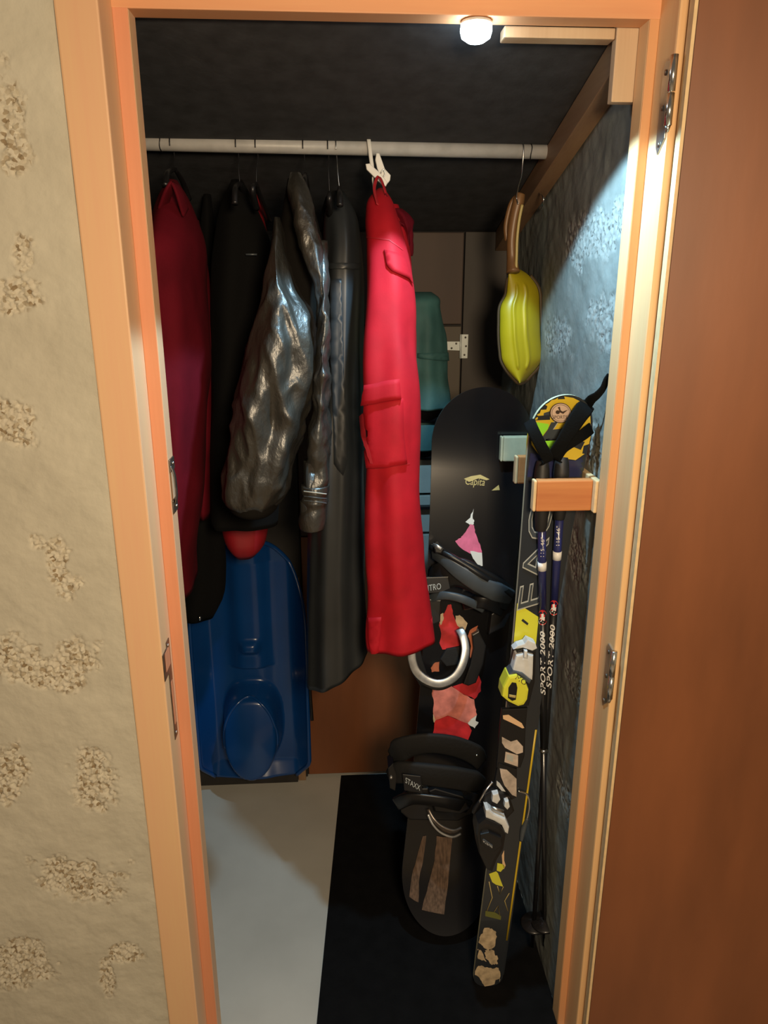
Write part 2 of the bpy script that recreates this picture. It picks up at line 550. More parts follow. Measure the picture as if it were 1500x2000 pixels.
M['web'] = mat('strap_webbing', (.003, .0034, .0036, 1), .9, spec=.12, bscale=250, bstr=.3)
M['print_white'] = mat('print_bright_white', (.80, .80, .80, 1), .4)
M['print_red'] = mat('logo_red', (.66, .03, .03, 1), .4)
M['sticker'] = mat('sticker_tan', (.62, .45, .34, 1), .45)
M['ink'] = mat('ink_brown', (.05, .03, .02, 1), .5)
M['rack_side'] = pine('rack_pine', (.62, .26, .085, 1), (.46, .15, .045, 1), 0)
M['rack_end'] = mat('rack_end_grain', (.72, .52, .28, 1), .6, nscale=60, namp=.1)
M['rack_pale'] = mat('rack_pale', (.56, .52, .34, 1), .6, nscale=40, namp=.1)
M['beam'] = pine('beam_timber', (.30, .19, .105, 1), (.20, .11, .06, 1), 1)
M['offcut'] = pine('offcut_timber', (.62, .46, .30, 1), (.50, .33, .2, 1), 2)

# ------------------------------------------------------------------ structure
XL, XR = -.369, .408        # clear opening between the stops
RL, RR = -.392, .4235        # rebate sides
ZS, ZR = 2.031, 2.060       # soffit of stop, soffit of rebate
WALLX = .416
BACK = 1.03
CZ = lambda y: 2.072 - .275 * y      # sloping ceiling

def struct(o, label, cat): return tag(o, label, cat, kind='structure')

def worley(X, Y, cell, seed):
    rng = np.random.RandomState(seed)
    gx = np.floor(X / cell).astype(int); gy = np.floor(Y / cell).astype(int)
    x0, y0 = gx.min() - 1, gy.min() - 1
    nx, ny = gx.max() - x0 + 2, gy.max() - y0 + 2
    jx = rng.rand(nx, ny); jy = rng.rand(nx, ny); hh = rng.rand(nx, ny)
    best = np.full(X.shape, 9.0); hb = np.zeros(X.shape)
    for i in (-1, 0, 1):
        for j in (-1, 0, 1):
            a = gx - x0 + i; b = gy - y0 + j
            d = np.hypot((gx + i + jx[a, b]) * cell - X, (gy + j + jy[a, b]) * cell - Y) / cell
            u = d < best
            best = np.where(u, d, best); hb = np.where(u, hh[a, b], hb)
    return best, hb

def vnoise(X, Y, cell, seed):
    rng = np.random.RandomState(seed)
    gx = X / cell; gy = Y / cell
    ix = np.floor(gx).astype(int); iy = np.floor(gy).astype(int)
    x0, y0 = ix.min(), iy.min()
    G = rng.rand(ix.max() - x0 + 2, iy.max() - y0 + 2) * 2 - 1
    tx = gx - ix; ty = gy - iy
    tx = tx * tx * (3 - 2 * tx); ty = ty * ty * (3 - 2 * ty)
    a = G[ix - x0, iy - y0]; b = G[ix - x0 + 1, iy - y0]; c = G[ix - x0, iy - y0 + 1]; d = G[ix - x0 + 1, iy - y0 + 1]
    return (a * (1 - tx) + b * tx) * (1 - ty) + (c * (1 - tx) + d * tx) * ty

def wall_grid(name, U, Vv, patches, place, material, seed, grain=.009, depth=.009, amp=1.0):
    """rendered wall with shallow pits where the grainy block shows; patches are (u, v, half width, half height)"""
    X, Y = np.meshgrid(U, Vv, indexing='ij')
    wob = vnoise(X, Y, .035, seed) * .55 + vnoise(X, Y, .014, seed + 1) * .4 + vnoise(X, Y, .006, seed + 2) * .2
    mask = np.zeros_like(X)
    for (u, v, a, b) in patches:
        d = (np.abs((X - u) / a) ** 2.6 + np.abs((Y - v) / b) ** 2.6) ** (1 / 2.6)
        s = np.clip((1.0 - d + (wob + .7 * vnoise(X, Y, .06, seed + 9)) * .5) / .26, 0, 1)
        mask = np.maximum(mask, s)
    dist, hb = worley(X, Y, grain, seed + 3)
    gr = np.clip(1 - dist * 1.25, 0, 1) ** .6 * (.45 + .75 * hb)
    base = (vnoise(X, Y, .30, seed + 4) * .005 + vnoise(X, Y, .09, seed + 5) * .0030 + vnoise(X, Y, .025, seed + 6) * .0014 + vnoise(X, Y, .009, seed + 7) * .0006) * amp
    H = base * (1 - mask * .7) + mask * (-depth * .75 + gr * depth)
    n1, n2 = X.shape
    verts = [place(X[i, j], Y[i, j], H[i, j]) for i in range(n1) for j in range(n2)]
    faces = [(i * n2 + j, (i + 1) * n2 + j, (i + 1) * n2 + j + 1, i * n2 + j + 1) for i in range(n1 - 1) for j in range(n2 - 1)]
    o = obj(name, verts, faces, material, None, True, recalc=False)
    at = o.data.attributes.new('bare', 'FLOAT', 'POINT')
    at.data.foreach_set('value', np.clip(mask, 0, 1).astype(np.float32).ravel())
    return o

def px_patch(x0, y0, x1, y1, Y):
    a = P(x0, y0, Y=Y); b = P(x1, y1, Y=Y)
    return ((a.x + b.x) / 2, (a.z + b.z) / 2, abs(b.x - a.x) / 2, abs(a.z - b.z) / 2)

lw = [(-40, 95, 72, 345), (10, 455, 78, 540), (-60, 530, 118, 618), (-50, 775, 80, 868), (80, 1030, 150, 1150), (50, 1040, 100, 1075), (100,1120,165,1150),
      (-60, 1252, 188, 1350), (-60, 1462, 66, 1580), (130, 1455, 232, 1565), (20, 1662, 238, 1755), (-80, 1845, 108, 1925),
      (200, 1840, 300, 1880), (192, 1860, 230, 1940)]
pl = [px_patch(*q, Y=.008) for q in lw]
rr = random.Random(8)
for i in range(9):
    for j in range(2):
        pl.append((-.98 - j * .24 + rr.uniform(-.03, .03), .10 + i * .235 + rr.uniform(-.03, .03), rr.uniform(.05, .09), rr.uniform(.04, .075)))
wl = wall_grid('wall_front', np.concatenate([np.linspace(-1.45, -.87, 80), np.linspace(-.8675, -.447, 190)]), np.linspace(0, 2.45, 1080), pl,
               lambda u, v, h: (u, .006 - h, v), M['plaster'], 11, grain=.0064, depth=.0078, amp=.8)
struct(wl, 'beige plastered wall with pitted grainy block patches beside the door frame', 'wall')
# the rest of the same wall: strip over the door and to the right, all one wall
box('wall_strip', (-.47, .006, 2.12), (1.5, .11, 2.45), M['plaster'], wl, 0)
box('wall_strip', (.485, .006, 0), (1.5, .11, 2.12), M['plaster'], wl, 0)
box('wall_core', (-1.45, .02, 0), (-.47, .11, 2.45), M['plaster'], wl, 0)

# right wall of the cupboard
def pw(x0, y0, x1, y1):
    a = P(x0, y0, X=WALLX); b = P(x1, y1, X=WALLX)
    return ((a.y + b.y) / 2, (a.z + b.z) / 2, max(abs(b.y - a.y) / 2, .03), max(abs(a.z - b.z) / 2, .03))
pr = [pw(1062, 612, 1110, 720), pw(1140, 560, 1212, 690), pw(1100, 420, 1205, 520), pw(1190, 380, 1225, 470), pw(1150, 790, 1180, 960), pw(1110, 1010, 1160, 1180), pw(1105, 1250, 1140, 1400), pw(1090, 1480, 1125, 1640),
      (.75, 1.62, .06, .05), (.55, .55, .07, .06), (.8, .8, .07, .06), (.8, .3, .06, .06)]
wr_ = wall_grid('wall_right', np.linspace(.10, BACK + .02, 210), np.linspace(0, 2.06, 440), pr,
                lambda u, v, h: (WALLX - h * .8, u, v), M['concrete'], 31, grain=.008, depth=.007)
struct(wr_, 'grey cement rendered wall on the right inside the cupboard, behind the skis', 'wall')

# back wall with its boards
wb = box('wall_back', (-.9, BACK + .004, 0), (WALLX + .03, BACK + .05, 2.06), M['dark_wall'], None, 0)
struct(wb, 'dark back wall of the cupboard clad with brown boards', 'wall')
sx = P(905, 500, Y=BACK).x
zt = P(850, 635, Y=BACK).z
box('board', (sx + .002, BACK - .016, 0), (WALLX, BACK + .004, CZ(BACK) - .002), M['back_stile'], wb, .002)
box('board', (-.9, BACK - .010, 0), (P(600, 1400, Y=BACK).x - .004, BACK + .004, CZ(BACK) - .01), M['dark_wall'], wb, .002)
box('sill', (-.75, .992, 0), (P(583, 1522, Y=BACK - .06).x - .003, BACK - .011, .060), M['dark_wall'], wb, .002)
box('post', tuple(P(583, 1522, Y=BACK - .03) * 1) [:2] + (0.0,), (P(598, 1500, Y=BACK).x, BACK - .010, .75), M['beam'], wb, .002)
d2 = empty('door_2', (0, BACK, 0), 'brown board hatch with a white strap hinge in the back wall', 'door')
d2['kind'] = 'structure'
x0 = P(600, 1400, Y=BACK).x
box('panel', (x0, BACK - .014, zt + .003), (sx - .002, BACK + .004, CZ(BACK) - .004), M['back_board'], d2, .002)
box('panel', (P(800, 900, Y=BACK).x, BACK - .014, P(800, 1040, Y=BACK).z), (sx - .002, BACK + .004, zt - .003), M['back_board_light'], d2, .002)
box('panel', (x0, BACK - .014, .012), (sx - .002, BACK + .004, P(800, 1040, Y=BACK).z - .004), M['brown_board'], d2, .002)
box('panel', (x0, BACK - .014, P(800, 1040, Y=BACK).z), (P(800, 900, Y=BACK).x - .003, BACK + .004, zt - .003), M['back_board'], d2, .002)
Yb = BACK - .016
th = empty('strap_hinge', (0, 0, 0), None, None); th.parent = d2
pl_ = [P(x, y, Y=Yb - .003) for x, y in ((902, 653), (915, 653), (913, 700), (901, 700))]
poly_prism('plate', pl_, Vector((0, .004, 0)), M['zinc_white'], th, .0008)
pl_ = [P(x, y, Y=Yb - .003) for x, y in ((868, 667), (899, 667), (899, 685), (872, 684))]
poly_prism('strap', pl_, Vector((0, .004, 0)), M['zinc_white'], th, .0008)
tube('pin', [P(900, 653, Y=Yb - .004), P(899, 700, Y=Yb - .004)], .003, M['zinc_white'], th, 8)
for x, y in ((909, 659), (910, 676), (907, 693), (891, 671), (882, 680)):
    c = P(x, y, Y=Yb - .0035)
    tube('screw', [c, c + Vector((0, -.0012, 0))], .003, M['dull_steel'], th, 8)

# left and rear shell, floor, ceiling
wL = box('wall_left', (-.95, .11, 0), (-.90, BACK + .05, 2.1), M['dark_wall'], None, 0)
struct(wL, 'dark left side wall inside the cupboard behind the hanging clothes', 'wall')
fl = box('floor', (-.95, -.02, -.05), (WALLX + .05, BACK + .05, 0), M['floor'], None, 0)
struct(fl, 'pale grey screed floor inside the cupboard', 'floor')
f2 = box('floor', (-1.45, -2.6, -.05), (1.5, -.02, -.002), M['room_floor'], None, 0)
struct(f2, 'floor of the room in front of the cupboard door', 'floor')
v = [(-.95, .11, CZ(.11)), (WALLX + .03, .11, CZ(.11)), (WALLX + .03, BACK + .05, CZ(BACK + .05)), (-.95, BACK + .05, CZ(BACK + .05))]
ce = poly_prism('ceiling', v, Vector((0, 0, .05)), M['ceiling'], None)
struct(ce, 'dark sloping ceiling of the cupboard', 'ceiling')
# timber along the right edge of the ceiling, one across behind the lintel, an offcut on the wall
bx0 = .378
pts = [(bx0, .136, CZ(.136) - .004), (bx0, BACK - .02, CZ(BACK - .02) - .004), (bx0, BACK - .02, CZ(BACK - .02) - .058), (bx0, .136, CZ(.136) - .058)]
t4 = poly_prism('trim_4', pts, Vector((.036, 0, 0)), M['beam'], None, .0015)
struct(t4, 'brown timber batten running back along the top of the right cupboard wall', 'beam')
zc = P(1100, 75, Y=.118).z
t5 = box('trim_5', (P(985, 60, Y=.118).x, .118, zc), (P(1197, 150, Y=.116).x - .001, .150, CZ(.150) + .002), M['offcut'], None, .002)
struct(t5, 'short pale timber across the cupboard ceiling to the right of the lit lamp', 'beam')
t6 = box('trim_6', (P(1197, 150, Y=.116).x, .114, P(1210, 200, Y=.116).z), (WALLX - .001, .134, CZ(.114) - .004), M['offcut'], None, .002)
struct(t6, 'pale wooden offcut fixed high on the right wall just inside the door frame', 'block')

# ------------------------------------------------------------------ door frame
kn = []
for x, y, Y, r in ((190, 345, 0, .012), (213, 498, 0, .005), (300, 832, .07, .014), (335, 1105, .07, .006), (350, 1530, .05, .010), (348, 1710, .0, .006), (388, 1848, .07, .010), (285, 600, .07, .006)):
    q = P(x, y, Y=Y); kn.append((q.x, q.y, q.z, r))
M['pine_left'] = pine('pine_left', (.76, .50, .27, 1), (.74, .42, .25, 1), 2, kn, gscale=11)
kn = []
for x, y, Y, r in ((1262, 70, .07, .006), (1265, 520, .03, .013), (1230, 530, .07, .010), (1255, 285, .07, .006), (1203, 1100, .03, .006), (1215, 1425, .03, .006), (1150, 1790, .03, .006)):
    q = P(x, y, Y=Y); kn.append((q.x, q.y, q.z, r))
M['pine_right'] = pine('pine_right', (.76, .50, .25, 1), (.72, .40, .19, 1), 2, kn, gscale=11)
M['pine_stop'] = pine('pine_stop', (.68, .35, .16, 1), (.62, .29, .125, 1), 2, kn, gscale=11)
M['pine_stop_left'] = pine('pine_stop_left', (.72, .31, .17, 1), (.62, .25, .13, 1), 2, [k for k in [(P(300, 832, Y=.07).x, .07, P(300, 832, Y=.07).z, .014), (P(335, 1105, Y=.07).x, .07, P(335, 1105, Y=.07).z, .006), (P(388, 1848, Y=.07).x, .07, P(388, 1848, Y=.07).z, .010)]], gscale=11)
M['pine_head'] = pine('pine_head', (.74, .38, .19, 1), (.68, .30, .15, 1), 0, (), gscale=11)
OL, OR = -.452, .490
t1 = empty('trim_1', (OL, 0, 0), 'left pine jamb of the door frame with latch plates', 'door frame'); t1['kind'] = 'structure'
box('jamb', (OL, 0, 0), (RL, .11, 2.115), M['pine_left'], t1, .003)
box('stop', (RL, .0725, 0), (XL, .112, ZS + .001), M['pine_left'], t1, .001)
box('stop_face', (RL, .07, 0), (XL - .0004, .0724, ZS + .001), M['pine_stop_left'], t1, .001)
t2 = empty('trim_2', (OR, 0, 0), 'right pine jamb of the door frame carrying two steel hinges', 'door frame'); t2['kind'] = 'structure'
box('jamb', (RR, 0, 0), (OR, .11, 2.115), M['pine_right'], t2, .004)
box('stop', (XR, .0725, 0), (RR, .112, ZS + .001), M['pine_right'], t2, .001)
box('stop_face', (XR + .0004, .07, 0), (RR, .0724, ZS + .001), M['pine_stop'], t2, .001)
t3 = empty('trim_3', (0, 0, 2.1), 'pine lintel across the top of the door frame', 'door frame'); t3['kind'] = 'structure'
box('head', (RL + .0005, .0005, ZR), (RR - .0005, .11, 2.115), M['pine_head'], t3, .003)
box('stop', (XL - .025, .07, ZS), (XR + .025, .112, ZR), M['pine_head'], t3, .002)

# strike plate let into the left rebate, keeper on the stop edge
def on_x(px, py, X): return P(px, py, X=X)
def plate_x(name, x, Y0, Y1, z0, z1, th, m, parent, holes=(), lip=None):
    """metal plate lying on a face that looks along X (sign of th gives the side)"""
    k = empty(name, (0, 0, 0), None, None); k.parent = parent; k.location = -parent.location
    lo_ = (min(x, x + th), Y0, z0); hi = (max(x, x + th), Y1, z1)
    box('plate', lo_, hi, m, k, .0012)
    return k
zs0, zs1 = P(345, 1435, X=RL).z, P(325, 1252, X=RL).z
k = plate_x('strike_plate', RL, .030, .052, zs0, zs1, .0016, M['dull_steel'], t1)
zc0, zc1 = P(320, 1335, X=RL).z, P(318, 1278, X=RL).z
box('lip', (RL, -.001, zc0), (RL + .0018, .031, zc1), M['dull_steel'], k, .001)
box('latch_hole', (RL + .0012, .012, zc0 + .012), (RL + .0022, .045, zc1 - .003), M['pine_stop_left'], k, 0)
box('bolt_hole', (RL + .0012, .036, zs0 + .03), (RL + .0022, .047, zc0 - .022), M['pine_stop_left'], k, 0)
for zz in (zs0 + .010, zs1 - .010):
    tube('screw', [Vector((RL + .001, .041, zz)), Vector((RL + .0028, .041, zz))], .0035, M['steel'], k, 10)
zk0, zk1 = P(338, 1003, X=XL).z, P(330, 897, X=XL).z
k = empty('bolt_keeper', (0, 0, 0), None, None); k.parent = t1; k.location = -t1.location
box('foot', (XL, .074, zk1 - .022), (XL + .003, .108, zk1), M['dull_steel'], k, .001)
box('foot', (XL, .074, zk0), (XL + .003, .108, zk0 + .024), M['dull_steel'], k, .001)
ribbon('bridge', [(XL + .002, .082, zk1 - .012), (XL + .007, .082, zk1 - .03), (XL + .0075, .082, zk0 + .03), (XL + .002, .082, zk0 + .012)], Vector((0, 1, 0)), .012, .0025, M['dull_steel'], k)
for zz in (zk0 + .009, zk1 - .010):
    tube('screw', [Vector((XL + .002, .095, zz)), Vector((XL + .0045, .095, zz))], .003, M['steel'], k, 10)

def hinge(ytop, ybot, px):
    z1 = P(px[0], ytop, X=RR).z; z0 = P(px[1], ybot, X=RR).z
    k = empty('hinge', (0, 0, 0), None, None); k.parent = t2; k.location = -t2.location
    bm = bmesh.new()
    pts = [(RR - .0022, .004, z0 + .02), (RR - .0022, .004, z1 - .004), (RR - .0022, .026, z1), (RR - .0022, .034, z1 - .01), (RR - .0022, .034, z0 + .012), (RR - .0022, .026, z0)]
    poly_prism('leaf', [Vector(q) for q in pts], Vector((.003, 0, 0)), M['steel'], k, .0006)
    xk, yk = RR - .003, -.0065
    zm = z0 + (z1 - z0) * .62
    tube('knuckle', [Vector((xk, yk, zm + .001)), Vector((xk, yk, z1))], .0056, M['bright_steel'], k, 14)
    tube('knuckle', [Vector((xk, yk, z0 + .035)), Vector((xk, yk, zm - .001))], .0056, M['bright_steel'], k, 14)
    tube('pin_cap', [Vector((xk, yk, z0 + .026)), Vector((xk, yk, z0 + .036))], [.002, .0050], M['steel'], k, 12)
    for zz in (z0 + .014, (z0 + z1) / 2, z1 - .016):
        tube('screw', [Vector((RR - .0035, .022, zz)), Vector((RR - .001, .022, zz))], .0042, M['dull_steel'], k, 10)
hinge(125, 305, (1295, 1280))
hinge(1262, 1388, (1195, 1185))

# open door leaf
PHI = math.radians(170)
hx, hy = .4295, -.034
dvec = Vector((-math.cos(PHI), -math.sin(PHI), 0)); nin = Vector((-math.sin(PHI), math.cos(PHI), 0))
d1 = empty('door_1', (hx, hy, .012), 'smooth brown door leaf standing open on the right', 'door'); d1['kind'] = 'structure'
def slab(name, a, b, n0, n1, z0, z1, m):
    o = Vector((hx, hy, 0))
    p = [o + dvec * a + nin * n0, o + dvec * b + nin * n0, o + dvec * b + nin * n1, o + dvec * a + nin * n1]
    return poly_prism(name, [Vector((q.x, q.y, z0)) for q in p], Vector((0, 0, z1 - z0)), m, d1, 0)
slab('core', .004, .80, -.026, -.003, .014, 2.04, M['offcut'])
slab('face_panel', .006, .80, -.003, .001, .012, 2.045, M['brown_board'])
slab('edge_strip', 0, .0045, -.027, .0012, .012, 2.045, M['rack_end'])

# ------------------------------------------------------------------ lamp under the lintel
lx, ly = P(930, 58, Y=.092).x, .092
lamp = empty('puck_lamp', (lx, ly, ZS), 'lit round white lamp stuck under the door lintel', 'lamp')
def lathe(name, prof, c, m, parent, seg=28, axis=Vector((0, 0, 1))):
    v, f = [], []
    q = Vector((0, 0, 1)).rotation_difference(axis)
    for (r, z) in prof:
        for j in range(seg):
            a = 2 * math.pi * j / seg
            v.append(Vector(c) + q @ Vector((r * math.cos(a), r * math.sin(a), z)))
    for i in range(len(prof) - 1):
        for j in range(seg):
            f.append((i * seg + j, i * seg + (j + 1) % seg, (i + 1) * seg + (j + 1) % seg, (i + 1) * seg + j))
    f.append(tuple(range(seg))); f.append(tuple(range((len(prof) - 1) * seg, len(prof) * seg)))
    return obj(name, v, f, m, parent, True)
lathe('housing', [(.020, 0), (.023, -.001), (.024, -.004), (.0235, -.005)], (lx, ly, ZS - .0005), M['white_plastic'], lamp)
M['led'] = mat('led_lens', (.9, .95, 1, 1), .3, emis=(.72, .90, 1.0, 1), estr=30)
lathe('lens', [(.0235, -.0052), (.0245, -.014), (.022, -.023), (.013, -.029), (.002, -.031)], (lx, ly, ZS), M['led'], lamp)
sd = bpy.data.lights.new('lamp_beam', 'SPOT')
sd.energy = 37.0
sd.color = (.46, .78, 1.0)
sd.spot_size = math.radians(118)
sd.spot_blend = .10
sd.shadow_soft_size = .018
so = bpy.data.objects.new('lamp_beam', sd)
COL.objects.link(so)
so.parent = lamp
so.location = (0, 0, -.036)
so.rotation_euler = (math.radians(-6), math.radians(-6), 0)

# ------------------------------------------------------------------ rail
RY, RZ = .52, P(650, 290, Y=.52).z
ra = P(290, 280, Y=RY); rb = P(1065, 297, Y=RY)
rl = empty('clothes_rail', (0, RY, RZ), 'white painted round clothes rail across the top of the cupboard', 'rail')
zl = ra.z + (ra.z - rb.z) / (rb.x - ra.x) * 0
def rail_pt(x):
    t = (x - ra.x) / (rb.x - ra.x)
    return Vector((x, RY, ra.z + (rb.z - ra.z) * t))
tube('bar', [rail_pt(-.90), rail_pt(bx0 + .001)], .0145, M['rail'], rl, 20)
for x in (P(315, 285, Y=RY).x, P(1035, 297, Y=RY).x):
    c = rail_pt(x)
    tube('wire_tie', [c + Vector((0.001 * math.sin(3 * a), .0157 * math.cos(a), .0157 * math.sin(a))) for a in [i * math.pi / 8 for i in range(17)]], .0011, M['dark_wire'], rl, 6, k=1)

def hanger(px, spread, drop, y0, y1, label, m='dark_wire', lean=0.0, wireup=.055, hm='dark_wire'):
    """coat hanger across the rail: hook over the bar and a sloping arm each way"""
    x = P(px, 290, Y=RY).x
    c = rail_pt(x)
    h = empty('coat_hanger', c, label, 'hanger', 'coat hangers on the rail')
    pts = [c + Vector((0, -.0165, -.006)), c + Vector((0, -.0155, .004)), c + Vector((0, -.008, .0142)), c + Vector((0, .004, .0160)), c + Vector((0, .015, .006)), c + Vector((.002, .014, -.02)), c + Vector((lean * .5, .004, -.045)), c + Vector((lean, 0, -wireup - .02))]
    tube('hook', pts, .0013, M[hm], h, 8)
    b = c + Vector((lean, 0, -wireup - .018))
    tube('arm', [b, b + Vector((0, -.08, -.018)), b + Vector((0, y0, -drop))], [.004, .006, .007], M[m], h, 8)
    tube('arm', [b, b + Vector((0, .08, -.018)), b + Vector((0, y1, -drop))], [.004, .006, .007], M[m], h, 8)
    return h

# ------------------------------------------------------------------ clothes
# crimson jacket at the far left
j1 = empty('jacket', P(340, 370, Y=.42), 'crimson jacket hanging at the left end of the rail, half hidden by jamb', 'jacket')
loft('body', [(352, 326, 346, .46, .02), (385, 312, 366, .45, .06), (430, 302, 384, .44, .11), (470, 296, 396, .43, .15), (560, 292, 399, .43, .17), (700, 290, 408, .43, .17), (850, 300, 400, .42, .16), (1000, 306, 392, .42, .16), (1085, 312, 380, .42, .16), (1140, 314, 379, .42, .16)],
     M['crimson'], j1, folds=((3, .10, .4, 2.5), (7, .05, 1.0, 3.0)), wr=.006, wf=(12, 9, 5))
loft('sleeve', [(430, 368, 388, .54, .03), (520, 378, 405, .58, .035), (700, 385, 415, .60, .035), (900, 385, 412, .60, .035), (1010, 386, 408, .60, .03)],
     M['crimson'], j1, n=40, m=32, folds=((3, .1, .4, 4),), wr=.006, wf=(14, 9, 9))
ribbon('collar', [P(318, 405, Y=.36), P(330, 372, Y=.34), P(340, 360, Y=.34), P(350, 378, Y=.34), P(362, 415, Y=.36)], Vector((.2, .9, 0)), .03, .006, M['crimson'], j1)
hanger(335, .2, .045, -.11, .13, 'dark hanger carrying the crimson jacket at the left end of the rail', lean=.004, wireup=.03)

# black trousers beneath and a black jacket behind
k1 = empty('trousers', P(400, 960, Y=.72), 'black trousers hanging low between the crimson jacket and blue sled', 'trousers')
loft('leg', [(380, 398, 412, .76, .02), (500, 385, 425, .76, .03), (700, 372, 428, .76, .035), (850, 366, 428, .76, .04), (1000, 362, 432, .76, .045), (1110, 356, 436, .76, .045), (1180, 350, 430, .76, .045), (1205, 352, 418, .76, .04)], M['black_cloth'], k1, n=50, m=40, folds=((4, .12, 0, 2),), wr=.008, wf=(10, 8, 4))
zp = P(390, 1207, Y=.70)
lathe('zip_pull', [(.001, .006), (.004, .004), (.0045, 0), (.003, -.006), (.001, -.008)], zp, M['bright_steel'], k1, 10)
j2 = empty('jacket', P(470, 360, Y=.62), 'black jacket lost in shadow between the crimson and the olive jackets', 'jacket')
loft('body', [(352, 452, 474, .60, .02), (400, 432, 500, .60, .05), (480, 418, 530, .60, .075), (620, 412, 545, .60, .085), (800, 410, 548, .60, .085), (960, 410, 545, .60, .085), (1020, 412, 540, .60, .08)], M['black_cloth'], j2, folds=((3, .1, .9, 2), (6, .05, 0, 3)), wr=.008, wf=(10, 8, 4))
zp = P(491, 497, Y=.515)
ribbon('label_tab', [zp + Vector((-.012, 0, 0)), zp + Vector((.012, -.001, 0))], Vector((0, 0, 1)), .0035, .0015, M['bind_grey'], j2)
hanger(462, .2, .05, -.1, .1, 'dark hanger carrying the black jacket near the left of the rail', lean=.003)
j3 = empty('jacket', P(480, 400, Y=.80), 'dark red jacket whose hem shows below the olive jacket above the sled', 'jacket')
loft('body', [(380, 485, 505, .80, .02), (480, 462, 525, .80, .06), (700, 440, 535, .80, .08), (900, 430, 530, .80, .085), (980, 428, 522, .80, .085), (1035, 436, 521, .80, .085), (1066, 450, 512, .80, .08), (1080, 462, 500, .80, .06)], M['dark_red'], j3, folds=((3, .08, .9, 2),), wr=.006, wf=(10, 8, 4))
hanger(500, .2, .05, -.02, .3, 'dark hanger carrying the dark red jacket behind the black one', lean=-.003)

# shiny olive jacket
j4 = empty('jacket', P(590, 340, Y=.46), 'shiny olive brown jacket with crumpled sleeves hanging mid rail', 'jacket')
ol = loft('body', [(425, 534, 548, .37, .02), (455, 529, 556, .37, .045), (500, 521, 563, .36, .065), (550, 511, 582, .355, .08), (610, 496, 612, .35, .095), (700, 471, 628, .345, .105), (820, 446, 605, .34, .105), (900, 435, 585, .34, .10), (950, 430, 570, .34, .095), (978, 442, 556, .34, .085), (990, 470, 545, .34, .07)],
     M['olive'], j4, n=110, m=110, folds=((3, .06, .4, 3), (5, .05, 2.0, 5)), wr=.024, wf=(12, 12, 6.5), ridge=True)
loft('front_panel', [(338, 566, 588, .40, .02), (362, 560, 601, .38, .03), (400, 564, 613, .36, .036), (450, 574, 626, .345, .036), (500, 588, 635, .335, .036), (560, 610, 643, .33, .034), (640, 616, 647, .33, .03)], M['olive'], j4, n=60, m=48, folds=((3, .08, .4, 6),), wr=.012, wf=(16, 16, 12), ridge=True, seed=6)
loft('inner_lining', [(350, 562, 596, .43, .03), (450, 545, 625, .43, .04), (600, 512, 640, .43, .045), (720, 490, 630, .43, .045)], M['olive_dark'], j4, n=40, m=40)
loft('lining', [(955, 452, 548, .35, .080), (975, 448, 545, .35, .080), (993, 455, 540, .35, .075), (998, 466, 534, .35, .065)], M['olive_dark'], j4, n=12, m=40, hem=False)
loft('sleeve', [(470, 612, 640, .36, .02), (540, 620, 645, .33, .03), (700, 612, 649, .30, .04), (800, 604, 649, .30, .04), (900, 592, 649, .30, .038), (940, 590, 645, .30, .037), (955, 590, 642, .30, .036)],
     M['olive'], j4, n=80, m=48, folds=((3, .08, .4, 9),), wr=.014, wf=(16, 16, 16), ridge=True, seed=3)
cf = loft('cuff', [(946, 588, 644, .30, .036), (960, 589, 643, .30, .038), (968, 591, 641, .30, .035), (976, 589, 642, .30, .038), (985, 590, 640, .30, .035), (1000, 586, 639, .30, .037), (1020, 583, 637, .30, .036), (1031, 586, 634, .30, .034)], M['olive'], j4, n=40, m=40)
for yy in (962, 971, 980):
    ribbon('elastic_line', [hit(BV[cf.name], x, yy + (x - 615) * .12, .0012) for x in (594, 605, 616, 627, 637)], Vector((0, 0, 1)), .0022, .001, M['line_pale'] if yy == 962 else M['bind_grey'], j4)
hanger(592, .2, .045, -.1, .12, 'dark hanger carrying the shiny olive jacket', lean=.004, wireup=.035)

# long dark rain coat
j5 = empty('raincoat', P(670, 380, Y=.52), 'long slate grey raincoat between the olive jacket and red trousers', 'coat')
rc = loft('body', [(375, 648, 672, .56, .03), (410, 636, 692, .55, .06), (480, 630, 706, .54, .09), (520, 626, 709, .54, .10), (640, 620, 711, .54, .105), (900, 610, 710, .54, .105), (1050, 604, 710, .54, .105), (1230, 598, 714, .54, .10), (1280, 597, 716, .54, .10), (1302, 597, 716, .54, .10)],
     M['rain'], j5, n=110, m=90, folds=((4, .06, 1.2, 1.5), (9, .045, .2, 1.0)), wr=.007, wf=(11, 9, 3.0), hemdy=.045)
bv = BV[rc.name]
patch_px('placket', [(648, 545), (668, 545), (672, 700), (676, 900), (670, 928), (652, 905), (648, 700)], bv, .006, M['rain'], j5, th=.004, cut=10)
patch_px('yoke_seam', [(642, 514), (710, 514), (711, 526), (642, 526)], bv, .004, M['rain'], j5, th=.003, cut=8)
loft('hood', [(385, 636, 668, .60, .03), (410, 628, 686, .60, .05), (450, 626, 692, .60, .05), (480, 632, 690, .60, .05)], M['black_cloth'], j5, n=24, m=32, wr=.006, hem=False)
loft('sleeve', [(500, 690, 706, .66, .03), (700, 690, 708, .67, .04), (900, 690, 708, .67, .04), (1000, 690, 707, .67, .035)], M['rain'], j5, n=30, m=24)
hanger(656, .2, .045, -.1, .12, 'steel hook hanger carrying the slate raincoat', lean=.006, wireup=.06, hm='wire')
hanger(640, .2, .045, -.02, .2, 'spare dark hanger tucked behind the raincoat', lean=.002, wireup=.07)

